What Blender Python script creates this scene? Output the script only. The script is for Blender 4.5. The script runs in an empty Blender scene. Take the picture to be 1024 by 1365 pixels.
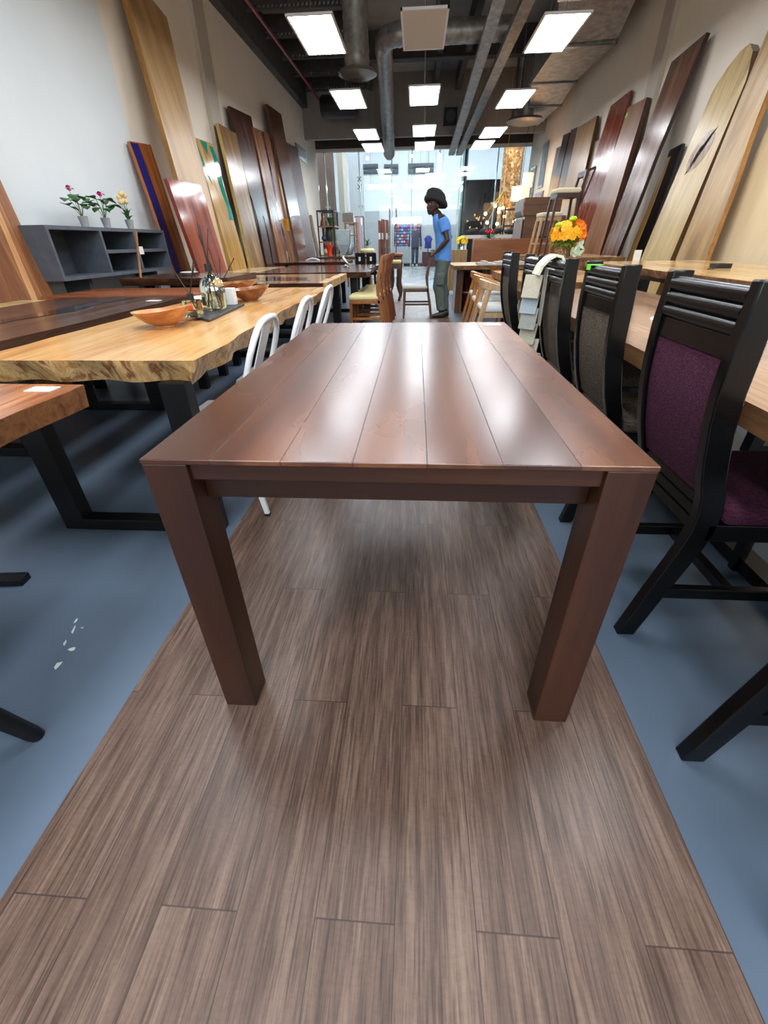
import bpy, bmesh, math, random
from mathutils import Vector, Matrix, Quaternion
random.seed(7)
C = bpy.context.scene.collection
PI = math.pi
# ------------------------------------------------------------------ camera model
F, CX, CY, H = 565.0, 512.0, 682.5, 1.106
RX = (0.99773605, 0.02238584, -0.06341645)
RY = (0.06550976, -0.53673341, 0.84120492)
RZ = (-0.01520665, -0.84345487, -0.53698476)
def ray(px, py):
    v = (px - CX, py - CY, F)
    return Vector([sum(r[i] * v[i] for i in range(3)) for r in (RX, RY, RZ)])
def at(px, py, ax, val):
    """world point seen at a pixel, on the plane ax = val"""
    r = ray(px, py); i = 'xyz'.index(ax)
    t = (val - (H if i == 2 else 0)) / r[i]
    return r * t + Vector((0, 0, H))
cam_d = bpy.data.cameras.new('camera'); cam = bpy.data.objects.new('camera', cam_d); C.objects.link(cam)
cam.matrix_world = Matrix(((RX[0], -RX[1], -RX[2], 0), (RY[0], -RY[1], -RY[2], 0), (RZ[0], -RZ[1], -RZ[2], H), (0, 0, 0, 1)))
cam_d.sensor_fit = 'HORIZONTAL'; cam_d.sensor_width = 36; cam_d.lens = F / 1024 * 36; cam_d.clip_start = .02; cam_d.clip_end = 200
bpy.context.scene.camera = cam
XL, XR, YG, ZC = -3.3, 3.5, 17.5, 4.95

# ------------------------------------------------------------------ mesh builder
class M:
    def __init__(s): s.bm = bmesh.new(); s.slot = 0
    def _f(s, vs):
        try:
            f = s.bm.faces.new(vs); f.material_index = s.slot; return f
        except ValueError: return None
    def hexa(s, p):
        v = [s.bm.verts.new(q) for q in p]
        for a in ((3,2,1,0),(4,5,6,7),(0,1,5,4),(1,2,6,5),(2,3,7,6),(3,0,4,7)): s._f([v[i] for i in a])
        return s
    def box(s, x0, x1, y0, y1, z0, z1):
        if x0 > x1: x0, x1 = x1, x0
        if y0 > y1: y0, y1 = y1, y0
        if z0 > z1: z0, z1 = z1, z0
        return s.hexa([(x0,y0,z0),(x1,y0,z0),(x1,y1,z0),(x0,y1,z0),(x0,y0,z1),(x1,y0,z1),(x1,y1,z1),(x0,y1,z1)])
    def bar(s, a, b, w, d, up=(0,0,1), w2=None, d2=None):
        a, b = Vector(a), Vector(b); t = (b - a).normalized(); u = Vector(up)
        if abs(t.dot(u)) > .98: u = Vector((0,1,0))
        sx = t.cross(u).normalized(); sy = sx.cross(t).normalized()
        w2 = w if w2 is None else w2; d2 = d if d2 is None else d2; P = []
        for c, W, D in ((a, w, d), (b, w2, d2)):
            for i, j in ((-1,-1),(1,-1),(1,1),(-1,1)): P.append(c + sx*W/2*i + sy*D/2*j)
        return s.hexa(P)
    def prism(s, poly, mat):
        """poly: list of 2D pts; mat(u,v,w) -> 3D, w in {0,1}"""
        a = [s.bm.verts.new(mat(u, v, 0)) for u, v in poly]; b = [s.bm.verts.new(mat(u, v, 1)) for u, v in poly]
        n = len(poly); s._f(a[::-1]); s._f(b)
        for i in range(n): s._f([a[i], a[(i+1) % n], b[(i+1) % n], b[i]])
        return s
    def tube(s, pts, r, n=8, cap=True, flat=1.0):
        pts = [Vector(p) for p in pts]; R = r if isinstance(r, (list, tuple)) else [r]*len(pts); prev = None; up = None
        for i, p in enumerate(pts):
            t = ((pts[min(i+1, len(pts)-1)] - p).normalized() + (p - pts[max(i-1, 0)]).normalized())
            if t.length < 1e-6: t = Vector((0,0,1))
            t.normalize()
            if up is None:
                up = Vector((0,0,1)) if abs(t.z) < .9 else Vector((1,0,0))
            a = t.cross(up).normalized(); b = a.cross(t).normalized(); up = b
            ring = [s.bm.verts.new(p + a*math.cos(2*PI*k/n)*R[i] + b*math.sin(2*PI*k/n)*R[i]*flat) for k in range(n)]
            if prev:
                for k in range(n): s._f([prev[k], prev[(k+1) % n], ring[(k+1) % n], ring[k]])
            elif cap: s._f(ring[::-1])
            prev = ring
        if cap: s._f(prev)
        return s
    def lathe(s, prof, c=(0,0,0), n=20, sx=1, sy=1, ax='z'):
        prev = None; c = Vector(c)
        for r, z in prof:
            ring = []
            for k in range(n):
                q = Vector((math.cos(2*PI*k/n)*r*sx, math.sin(2*PI*k/n)*r*sy, z))
                if ax == 'y': q = Vector((q.x, q.z, q.y))
                if ax == 'x': q = Vector((q.z, q.x, q.y))
                ring.append(s.bm.verts.new(c + q))
            if prev:
                for k in range(n): s._f([prev[k], prev[(k+1) % n], ring[(k+1) % n], ring[k]])
            else: s._f(ring[::-1])
            prev = ring
        s._f(prev); return s
    def ball(s, c, rx, ry=None, rz=None, n=12, m=8, noise=0):
        ry = ry or rx; rz = rz or rx; prof = []
        c = Vector(c); rows = []
        top = s.bm.verts.new(c + Vector((0,0,rz))); bot = s.bm.verts.new(c - Vector((0,0,rz)))
        for i in range(1, m):
            a = PI*i/m
            rows.append([s.bm.verts.new(c + Vector((math.sin(a)*math.cos(2*PI*k/n)*rx, math.sin(a)*math.sin(2*PI*k/n)*ry, math.cos(a)*rz))*(1+random.uniform(-noise, noise))) for k in range(n)])
            for v in (): pass
        if noise:
            pass
        for k in range(n):
            s._f([top, rows[0][k], rows[0][(k+1) % n]]); s._f([bot, rows[-1][(k+1) % n], rows[-1][k]])
            for i in range(len(rows)-1): s._f([rows[i][k], rows[i+1][k], rows[i+1][(k+1) % n], rows[i][(k+1) % n]])
        return s
    def leaf(s, a, b, w, bend=.2, up=(0,0,1)):
        a, b = Vector(a), Vector(b); t = b - a; u = Vector(up); sd = t.cross(u)
        if sd.length < 1e-5: sd = Vector((1,0,0))
        sd.normalize(); nrm = sd.cross(t).normalized(); th = nrm*.0012; rows = []
        for f, ww in ((0,.12),(.25,.8),(.5,1),(.78,.65),(1,.06)):
            c = a + t*f + nrm*(math.sin(f*PI)*bend*t.length)
            rows.append((c - sd*w*ww/2, c + nrm*-.1*w*ww, c + sd*w*ww/2))
        T = [[s.bm.verts.new(q + th) for q in r] for r in rows]; B = [[s.bm.verts.new(q - th) for q in r] for r in rows]
        for i in range(4):
            for j in range(2):
                s._f([T[i][j], T[i][j+1], T[i+1][j+1], T[i+1][j]]); s._f([B[i][j], B[i+1][j], B[i+1][j+1], B[i][j+1]])
            s._f([T[i][0], T[i+1][0], B[i+1][0], B[i][0]]); s._f([T[i][2], B[i][2], B[i+1][2], T[i+1][2]])
        return s

def finish(name, m, mats, smooth=False, bevel=0, seg=2):
    bmesh.ops.recalc_face_normals(m.bm, faces=m.bm.faces)
    me = bpy.data.meshes.new(name); m.bm.to_mesh(me); m.bm.free()
    for q in (mats if isinstance(mats, (list, tuple)) else [mats]): me.materials.append(q)
    o = bpy.data.objects.new(name, me); C.objects.link(o)
    if smooth:
        me.shade_smooth()
        if smooth == 'auto':
            try: me.set_sharp_from_angle(angle=math.radians(40))
            except Exception: pass
    if bevel:
        b = o.modifiers.new('bevel', 'BEVEL'); b.width = bevel; b.segments = seg; b.limit_method = 'ANGLE'; b.angle_limit = math.radians(40)
    return o
def thing(name, label, cat, loc=(0,0,0), group=None, rot=0):
    o = bpy.data.objects.new(name, None); C.objects.link(o); o.empty_display_size = .05
    o.location = loc; o.rotation_euler = (0,0,rot); o['label'] = label; o['category'] = cat
    if group: o['group'] = group
    return o
def part(name, m, mats, parent, world=True, label=None, **k):
    """world=True: m is modelled in world coordinates and shifted into the (unrotated) parent frame"""
    if world:
        p = parent; off = Vector((0,0,0))
        while p: off += p.location; p = p.parent
        for v in m.bm.verts: v.co -= off
    o = finish(name, m, mats, **k); o.parent = parent
    if label: o['label'] = label
    return o
def solo(name, m, mats, label, cat, group=None, **k):
    vs = [v.co for v in m.bm.verts]
    lo = [min(v[i] for v in vs) for i in range(3)]; hi = [max(v[i] for v in vs) for i in range(3)]
    org = Vector(((lo[0]+hi[0])/2, (lo[1]+hi[1])/2, lo[2]))
    for v in m.bm.verts: v.co -= org
    o = finish(name, m, mats, **k); o.location = org; o['label'] = label; o['category'] = cat
    if group: o['group'] = group
    return o
def struct(name, m, mats, parent=None, **k):
    o = finish(name, m, mats, **k); o['kind'] = 'structure'
    if parent: o.parent = parent
    return o
def dup(o, loc=None, rot=None, label=None, parent=None):
    c = o.copy(); C.objects.link(c)
    if parent: c.parent = parent
    if loc is not None: c.location = loc
    if rot is not None: c.rotation_euler = (0,0,rot)
    if label: c['label'] = label
    for ch in list(o.children): dup(ch, parent=c)
    return c

# ------------------------------------------------------------------ materials
def lin(c): return tuple(((x/255)/12.92 if x/255 <= .04045 else ((x/255+.055)/1.055)**2.4) for x in c)
class N:
    def __init__(s, name):
        s.m = bpy.data.materials.new(name); s.m.use_nodes = True; s.t = s.m.node_tree; s.b = s.t.nodes['Principled BSDF']
    def n(s, typ, **k):
        x = s.t.nodes.new(typ)
        for a, b in k.items():
            if a in x.inputs.keys() if isinstance(a, str) else False: x.inputs[a].default_value = b
            else: setattr(x, a, b)
        return x
    def l(s, a, b): s.t.links.new(a, b)
    def math(s, op, a, b=None):
        x = s.t.nodes.new('ShaderNodeMath'); x.operation = op
        for i, v in enumerate((a, b)):
            if v is None: continue
            if isinstance(v, (int, float)): x.inputs[i].default_value = v
            else: s.l(v, x.inputs[i])
        return x.outputs[0]
    def mix(s, f, a, b, mode='MIX'):
        x = s.t.nodes.new('ShaderNodeMix'); x.data_type = 'RGBA'; x.blend_type = mode
        for i, v in ((0, f), (6, a), (7, b)):
            if isinstance(v, (int, float)): x.inputs[i].default_value = v
            elif isinstance(v, tuple): x.inputs[i].default_value = (*v[:3], 1)
            else: s.l(v, x.inputs[i])
        return x.outputs[2]
    def coords(s, scale=(1,1,1), kind='Object', loc=(0,0,0)):
        tc = s.n('ShaderNodeTexCoord'); mp = s.n('ShaderNodeMapping'); mp.inputs['Scale'].default_value = scale; mp.inputs['Location'].default_value = loc
        s.l(tc.outputs[kind], mp.inputs[0]); return mp.outputs[0]
    def noise(s, v, scale=1, det=4, rough=.55, dist=0):
        x = s.n('ShaderNodeTexNoise'); x.inputs['Scale'].default_value = scale; x.inputs['Detail'].default_value = det
        x.inputs['Roughness'].default_value = rough; x.inputs['Distortion'].default_value = dist; s.l(v, x.inputs[0]); return x.outputs[0]
    def ramp(s, f, stops):
        x = s.n('ShaderNodeValToRGB'); e = x.color_ramp.elements
        for i, (p, c) in enumerate(stops):
            if i >= 2: e.new(p)
            e[i].position = p; e[i].color = (*c, 1)
        s.l(f, x.inputs[0]); return x.outputs[0]
    def set(s, col=None, rough=None, metal=None, spec=None, coat=None, bump=None, bs=.2, bd=.002, trans=None, ior=None, emit=None, es=1, alpha=None, sheen=None):
        I = s.b.inputs
        def put(k, v):
            if v is None: return
            if isinstance(v, (int, float)): I[k].default_value = v
            elif isinstance(v, tuple): I[k].default_value = (*v[:3], 1)
            else: s.l(v, I[k])
        put('Base Color', col); put('Roughness', rough); put('Metallic', metal); put('Specular IOR Level', spec); put('Coat Weight', coat)
        put('Transmission Weight', trans); put('IOR', ior); put('Alpha', alpha); put('Sheen Weight', sheen)
        if coat: I['Coat Roughness'].default_value = .12
        if emit is not None: put('Emission Color', emit); I['Emission Strength'].default_value = es
        if bump is not None:
            b = s.n('ShaderNodeBump'); b.inputs['Strength'].default_value = bs; b.inputs['Distance'].default_value = bd
            s.l(bump, b.inputs['Height']); s.l(b.outputs[0], I['Normal'])
        return s.m
_c = {}
def plain(name, rgb, rough=.5, metal=0, **k):
    if name in _c: return _c[name]
    _c[name] = N(name).set(col=lin(rgb), rough=rough, metal=metal, **k); return _c[name]
def mottled(name, a, b, scale=6, rough=.6, bs=.1, **k):
    n = N(name); v = n.coords(); f = n.noise(v, scale, 5)
    return n.set(col=n.ramp(f, [(.3, lin(a)), (.7, lin(b))]), rough=rough, bump=f, bs=bs, **k)
def wood(name, cols, axis='Y', rough=.28, cross=9, along=.7, coat=.0, dist=.45, fine=.35, bs=.08, knots=0, seed=0, bands=0, spec=.5):
    """figured timber: streaks run along the given local axis"""
    n = N(name); s = [cross, cross, cross]; s['XYZ'.index(axis)] = along
    v = n.coords(tuple(s), loc=(seed*3.1, seed*1.7, seed))
    f = n.noise(v, 1, 5, .55, dist)
    s2 = [cross*14, cross*14, cross*14]; s2['XYZ'.index(axis)] = along*5
    g = n.noise(n.coords(tuple(s2)), 1, 3, .6)
    k = len(cols); st = [(.28 + .46*i/(k-1), lin(c)) for i, c in enumerate(cols)]
    col = n.ramp(f, st)
    gr = n.ramp(g, [(.3, (1-fine,)*3), (.62, (1, 1, 1))])
    col = n.mix(1.0, col, gr, 'MULTIPLY')
    if bands:
        sep = n.n('ShaderNodeSeparateXYZ'); n.l(n.coords(), sep.inputs[0])
        i = 0 if axis != 'X' else 1
        q = n.math('FLOOR', n.math('MULTIPLY', sep.outputs[i], 1/bands)); w = n.n('ShaderNodeTexWhiteNoise', noise_dimensions='1D'); n.l(q, w.inputs['W'])
        col = n.mix(1.0, col, n.ramp(w.outputs[0], [(0, (.42, .36, .32)), (.9, (1, 1, 1))]), 'MULTIPLY')
    return n.set(col=col, rough=n.math('ADD', n.math('MULTIPLY', f, .1), rough-.05), bump=g, bs=bs, bd=.0004, coat=coat or None, spec=spec)

def mat_table_top():
    n = N('varnished_brown_planks'); sep = n.n('ShaderNodeSeparateXYZ'); n.l(n.coords(), sep.inputs[0])
    W = .1345; x = n.math('ADD', n.math('MULTIPLY', sep.outputs[0], 1/W), 10.5); q = n.math('FLOOR', x); fr = n.math('FRACT', x)
    w = n.n('ShaderNodeTexWhiteNoise', noise_dimensions='1D'); n.l(q, w.inputs['W'])
    f = n.noise(n.coords((9, .8, 7)), 1, 4, .5, .2); g = n.noise(n.coords((38, 2.5, 90)), 1, 2, .5)
    big = n.noise(n.coords((2.6, 1.3, 2)), 1, 3, .5, 0)
    col = n.ramp(f, [(.25, lin((66, 35, 18))), (.5, lin((96, 54, 31))), (.75, lin((132, 82, 48)))])
    col = n.mix(1.0, col, n.ramp(w.outputs[0], [(0, (.62, .58, .56)), (1, (1.0, 1.0, 1.0))]), 'MULTIPLY')
    col = n.mix(1.0, col, n.ramp(g, [(.3, (.86,)*3), (.6, (1,)*3)]), 'MULTIPLY')
    d = n.math('ABSOLUTE', n.math('SUBTRACT', fr, .5)); seam = n.math('GREATER_THAN', d, .492)
    col = n.mix(seam, col, lin((20, 10, 8)))
    h = n.math('MULTIPLY', seam, -.6)
    return n.set(col=col, rough=n.math('ADD', n.math('ADD', n.math('MULTIPLY', big, .14), .17), n.math('ADD', n.math('MULTIPLY', seam, .3), n.math('MULTIPLY', w.outputs[0], .06))), bump=h, bs=.12, bd=.0004, spec=.75)
def mat_vinyl():
    n = N('wood_look_vinyl'); sep = n.n('ShaderNodeSeparateXYZ'); n.l(n.coords(), sep.inputs[0])
    W, L = .1545, .914
    x = n.math('MULTIPLY', n.math('ADD', sep.outputs[0], .786 + W*20), 1/W); q = n.math('FLOOR', x); fx = n.math('FRACT', x)
    odd = n.math('MULTIPLY', n.math('MODULO', q, 2), .5)
    y = n.math('ADD', n.math('MULTIPLY', n.math('SUBTRACT', sep.outputs[1], .26 - L*20), 1/L), odd); r = n.math('FLOOR', y); fy = n.math('FRACT', y)
    cmb = n.n('ShaderNodeCombineXYZ'); n.l(q, cmb.inputs[0]); n.l(r, cmb.inputs[1])
    w = n.n('ShaderNodeTexWhiteNoise', noise_dimensions='2D'); n.l(cmb.outputs[0], w.inputs['Vector'])
    # offset grain for every plank
    ad = n.n('ShaderNodeVectorMath', operation='ADD'); n.l(n.coords((1, 1, 1)), ad.inputs[0])
    sc = n.n('ShaderNodeVectorMath', operation='SCALE'); n.l(w.outputs['Color'], sc.inputs[0]); sc.inputs['Scale'].default_value = 7; n.l(sc.outputs[0], ad.inputs[1])
    def st(a, b, det, dist=0):
        mp = n.n('ShaderNodeMapping'); mp.inputs['Scale'].default_value = (a, b, 1); n.l(ad.outputs[0], mp.inputs[0]); return n.noise(mp.outputs[0], 1, det, .6, dist)
    f = st(38, 2.4, 5, .3); g = st(210, 8, 3); s = st(60, 140, 2)
    col = n.ramp(f, [(.26, lin((82, 64, 54))), (.5, lin((112, 90, 77))), (.76, lin((144, 121, 106)))])
    col = n.mix(1.0, col, n.ramp(g, [(.34, (.5, .46, .43)), (.54, (1, 1, 1))]), 'MULTIPLY')
    col = n.mix(.5, col, n.ramp(s, [(.35, (.78,)*3), (.6, (1,)*3)]), 'MULTIPLY')
    col = n.mix(1.0, col, n.ramp(w.outputs[0], [(0, (.84, .82, .82)), (1, (1, 1, 1))]), 'MULTIPLY')
    e1 = n.math('GREATER_THAN', n.math('ABSOLUTE', n.math('SUBTRACT', fx, .5)), .4925); e2 = n.math('GREATER_THAN', n.math('ABSOLUTE', n.math('SUBTRACT', fy, .5)), .4984)
    e = n.math('MAXIMUM', e1, e2); col = n.mix(n.math('MULTIPLY', e, .75), col, lin((50, 38, 34)))
    patch = n.noise(n.coords((1, 1, 1)), 3.2, 4, .6)
    rg = n.math('ADD', n.math('MULTIPLY', patch, .22), .28)
    return n.set(col=col, rough=rg, bump=n.math('ADD', n.math('MULTIPLY', g, .6), n.math('MULTIPLY', e, -.8)), bs=.3, bd=.0012)
def mat_floor():
    n = N('blue_grey_floor_paint'); v = n.coords(); f = n.noise(v, 1.3, 5, .6); s = n.noise(v, 5.5, 8, .72)
    col = n.ramp(f, [(.3, lin((80, 95, 111))), (.7, lin((93, 108, 125)))])
    col = n.mix(n.ramp(s, [(.71, (0,)*3), (.735, (.7,)*3)]), col, lin((185, 190, 190)))
    return n.set(col=col, rough=n.math('ADD', n.math('MULTIPLY', f, .2), .24), bump=n.noise(v, 60, 3), bs=.06)
def mat_fabric(name, a, b, sc=260, spec=.3):
    n = N(name); c1 = n.coords((sc, sc, sc)); f = n.noise(c1, 1, 2, .6); g = n.noise(n.coords((sc*.3, sc*.3, sc*1.5)), 1, 2)
    h = n.mix(.5, f, g)
    return n.set(col=n.ramp(h, [(.38, lin(a)), (.62, lin(b))]), rough=.95, bump=h, bs=.6, bd=.002, spec=spec)
def mat_glass(name='clear_glass', tint=(235, 250, 246), rough=0.0):
    n = N(name); n.set(col=lin(tint), rough=rough, trans=1.0, ior=1.45); return n.m
def mat_pane(name, tint, refl=.1):
    """thin architectural glass: mostly straight through, a little mirror"""
    n = N(name); t = n.t; out = t.nodes['Material Output']; tr = n.n('ShaderNodeBsdfTransparent'); tr.inputs[0].default_value = (*lin(tint), 1)
    gl = n.n('ShaderNodeBsdfGlossy'); gl.inputs['Roughness'].default_value = .02; fr = n.n('ShaderNodeFresnel'); fr.inputs[0].default_value = 1.45
    mx = n.n('ShaderNodeMixShader'); n.l(fr.outputs[0], mx.inputs[0]); n.l(tr.outputs[0], mx.inputs[1]); n.l(gl.outputs[0], mx.inputs[2]); n.l(mx.outputs[0], out.inputs[0]); return n.m
def glow(name, rgb, s):
    n = N(name); return n.set(col=(.8, .8, .8), emit=lin(rgb), es=s)

PAINT = mottled('warm_white_wall_paint', (236, 227, 210), (242, 234, 219), 2, .7, .03)
PAINT_COOL = mottled('cool_white_wall_paint', (214, 222, 224), (222, 229, 230), 1.6, .65, .03)
DARKMETAL = plain('black_powder_coat', (12, 12, 13), .38, spec=.35)
BLACKWOOD = plain('black_lacquered_wood', (9, 9, 10), .25, spec=.35)
WHITE = plain('white_gloss', (228, 230, 232), .3)
STEEL = plain('brushed_steel', (170, 172, 172), .25, 1)
GALV = mottled('galvanised_sheet', (138, 138, 135), (192, 191, 187), 9, .42, .3, metal=.5)
CREAM = mat_fabric('cream_upholstery', (196, 190, 160), (222, 216, 190))
LGREY = mat_fabric('pale_grey_upholstery', (190, 194, 190), (214, 216, 212))
BROWNT = wood('chestnut_table_wood', [(34, 17, 10), (50, 26, 16), (74, 42, 27)], 'Z', rough=.34, cross=8, fine=.18)
BROWNX = wood('chestnut_rail_wood', [(38, 19, 11), (54, 29, 18), (76, 44, 28)], 'X', rough=.34, cross=8, fine=.18)

# ------------------------------------------------------------------ the room
m = M().box(XL-.2, XR+.2, -6, YG, -.1, 0); struct('floor', m, mat_floor())
m = M().box(-.806, .606, -1.2, 13.5, 0, .003); struct('floor_walkway', m, mat_vinyl())
m = M().box(XL-.2, XL, -6, 6.2, 0, 4.3); struct('wall_left', m, PAINT_COOL)
m = M().box(XL-.2, XL, 6.2, YG, 0, 4.3); struct('wall_left', m, PAINT)
m = M().box(XR, XR+.2, -6, YG, 0, 4.5); struct('wall_right', m, PAINT)
m = M().box(XL, XR, -6.2, -6, 0, 4.9); struct('wall_back', m, PAINT)
PAINT_SHADED = mottled('shaded_wall_paint', (186, 177, 163), (194, 185, 171), 3, .7, .03)  # darker wall tone: shade on the pilaster return put into the colour
struct('trim_1', M().box(XL, XL+.07, 8.68, 9.1, 0, 4.3), PAINT_SHADED)
struct('trim_2', M().box(XR-.07, XR, 8.8, 9.15, 0, 4.4), PAINT_SHADED)
DECK = mottled('dull_grey_ceiling', (158, 155, 148), (178, 175, 168), 3, .8, .2)
DARKB = mottled('dark_steelwork', (58, 57, 56), (82, 80, 77), 8, .6, .1)
m = M().box(XL-.2, XR+.2, -6, YG, ZC, ZC+.1); struct('ceiling', m, DECK)
m = M().box(XL, XL+.16, -6, YG, 4.3, 4.95); struct('ceiling_beam', m, DARKB)
m = M().box(XR-.16, XR, -6, YG, 4.5, 4.95); struct('ceiling_beam', m, DARKB)
for k in range(13):
    y = 2.6 + 1.2*k
    m = M()
    for z in (4.62, 4.70): m.box(XL+.16, -1.35, y, y+.05, z, z+.03)
    n_ = 22
    for i in range(n_):
        x = XL+.2 + i*(1.7/n_); m.bar((x, y+.025, 4.64), (x+.04, y+.025, 4.72), .02, .03)
    m.box(XL+.16, -1.35, y+.01, y+.04, 4.73, ZC)
    struct('ceiling_joist', m, DARKB)
m = M().box(-1.4, -1.3, -6, 15.9, 4.6, ZC); struct('ceiling_beam', m, DARKB)
for x in (.35, .95): struct('ceiling_beam', M().box(x, x+.12, 9, 15.9, 4.55, ZC), DARKB)
for y in (13.2,): struct('ceiling_beam', M().box(-1.3, XR-.16, y, y+.25, 4.5, ZC), DARKB)
zb0, zb1 = at(560, 181, 'y', 15.9).z, at(560, 146, 'y', 15.9).z
BAND = mottled('grey_bulkhead_board', (140, 136, 130), (156, 152, 146), 2, .7)
m = M().box(XL, XR, 15.9, 16.1, zb0, ZC); struct('bulkhead', m, BAND)
HEAD = mottled('dark_header_panel', (50, 42, 40), (66, 56, 52), 2, .6)
zg = 3.56
m = M().box(XL, XR, YG-.05, YG+.1, zg+.06, ZC); struct('wall_back_header', m, HEAD)
m = M().box(XL, XR, YG-.08, YG+.12, zg, zg+.07); struct('trim_3', m, plain('rail_cream', (200, 196, 186), .4))
for pts in ([(101, 826), (104, 824), (102, 829), (98, 831)], [(90, 866), (97, 863), (101, 863), (99, 867), (94, 868)], [(72, 890), (76, 884), (84, 882), (80, 887), (74, 893)], [(84, 859), (88, 853), (89, 855), (86, 861)], [(107, 837), (112, 836), (110, 838)], [(95, 843), (100, 834), (101, 835), (97, 845)]):
    q = [at(a, b, 'z', 0) for a, b in pts]; struct('floor_scuff', M().prism([(p.x, p.y) for p in q], lambda u, v, w: (u, v, .0004+.0005*w)), plain('bare_white_chip', (196, 200, 196), .8))
# glass shopfront
xs = [XL, at(439, 300, 'y', YG).x, at(482, 300, 'y', YG).x, at(523, 300, 'y', YG).x, at(548, 300, 'y', YG).x, at(609, 300, 'y', YG).x, at(655, 300, 'y', YG).x, XR]
PANE = mat_pane('shopfront_glass', (246, 252, 252)); FIN = plain('green_glass_edge', (150, 186, 178), .15)
for i in range(7):
    w = struct('window_%d' % (i+1), M().box(xs[i]+.01, xs[i+1]-.01, YG, YG+.012, .01, zg), PANE)
    if i: part('window_fin', M().box(xs[i]-.012, xs[i]+.012, YG-.12, YG-.002, 0, zg), FIN, w)
    if i: part('patch_fitting', M().box(xs[i]-.09, xs[i]+.09, YG-.03, YG-.015, 2.1, 2.16), STEEL, w)
w = bpy.data.objects['window_3']
for i in (-1, 1):
    m = M()
    for a, b in ((-1,-1),(1,1),(-1,1),(1,-1)):
        m.tube([(xs[2], YG-.15, 2.75+.1*i), (xs[2]+.05*a, YG-.13, 2.75+.1*i+.05*b)], .009, 6); m.ball((xs[2]+.05*a, YG-.13, 2.75+.1*i+.05*b), .018, n=8, m=5)
    part('spider_fitting', m, plain('dark_steel', (50, 50, 52), .3, .8), w)
for x in (xs[3]-.08, xs[3]+.14):
    m = M().tube([(x, YG-.2, .5), (x, YG-.2, 2.05)], .02, 8)
    for z in (.7, 1.3, 1.9): m.tube([(x, YG-.2, z), (x, YG-.01, z)], .012, 6)
    part('door_pull', m, STEEL, w)

# ------------------------------------------------------------------ mall behind the glass
MW = plain('mall_white_wall', (226, 230, 234), .6); MG = plain('mall_grey_wall', (172, 173, 176), .6)
YM = 31
zsp = at(560, 280, 'y', YM).z
struct('floor_mall', M().box(-14, 16, YG, YM, -.1, 0), mottled('mall_floor_tile', (120, 124, 128), (150, 152, 152), .7, .25))
struct('wall_mall_lower', M().box(-14, 16, YM, YM+.2, 0, zsp), MG)
struct('wall_mall_upper', M().box(-14, 16, YM, YM+.2, zsp, 7), MW)
struct('ceiling_mall', M().box(-14, 16, YG, YM+.2, 7, 7.1), MW)
struct('wall_mall_left', M().box(-14.1, -14, YG, YM, 0, 7), MG); struct('wall_mall_right', M().box(16, 16.1, YG, YM, 0, 7), MG)
def pxbox(m, x0, y0, x1, y1, Y, d=.1, z0=None):
    a, b = at(x0, y0, 'y', Y), at(x1, y1, 'y', Y)
    return m.box(a.x, b.x, Y, Y+d, b.z if z0 is None else z0, a.z)
struct('column_mall', pxbox(M(), 448, 200, 461, 300, 24, 1.2, 0), plain('beige_column', (186, 172, 158), .6))
struct('column_mall', pxbox(M(), 463, 195, 484, 300, 26, 1.0, 0), MG)
struct('wall_mall_brown', pxbox(M(), 415, 190, 447, 300, 27, .8, 0), plain('brown_cladding', (96, 72, 62), .6))
struct('soffit_mall', M().box(1.6, 8, 21, 27, 4.9, 5.3), plain('soffit_white', (190, 188, 190), .6))
struct('wall_mall_black', pxbox(M(), 617, 240, 660, 380, 25, .3, 0), plain('black_hoarding', (36, 34, 38), .8))
GL = N('gold_mosaic'); vo = GL.n('ShaderNodeTexVoronoi'); vo.inputs['Scale'].default_value = 14; GL.l(GL.coords(), vo.inputs[0])
GL.set(col=GL.ramp(vo.outputs['Color'], [(.2, lin((150, 104, 66))), (.6, lin((226, 172, 116))), (.9, lin((250, 230, 190)))]), rough=.45, metal=0.0)
p0, p1 = at(664, 300, 'y', 20), at(690, 300, 'y', 20)
m = M().lathe([((p1.x-p0.x)/2, 0), ((p1.x-p0.x)/2, 4.6)], ((p0.x+p1.x)/2, 20.5, 0), 28); struct('column_mosaic', m, GL.m, smooth='auto')
GB = mat_pane('blue_green_glass', (240, 250, 248))
def curve_wall(c, r, a0, a1, h, n=14, t=.03):
    m = M(); P = []
    for i in range(n+1):
        a = a0 + (a1-a0)*i/n; P.append((c[0]+math.cos(a)*r, c[1]+math.sin(a)*r))
    for i in range(n): m.bar((P[i][0], P[i][1], h/2), (P[i+1][0], P[i+1][1], h/2), t, h)
    return m
struct('window_8', curve_wall((.7, 21.4), 1.2, -.5, .5, 4.3), GB)
struct('trim_4', curve_wall((.7, 21.4), 1.2, -1.2, .6, .12), DARKMETAL).location.z = 4.3
LED = glow('white_led', (244, 248, 255), 13); LEDM = glow('mall_led', (225, 242, 255), 14)
k = 0
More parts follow.
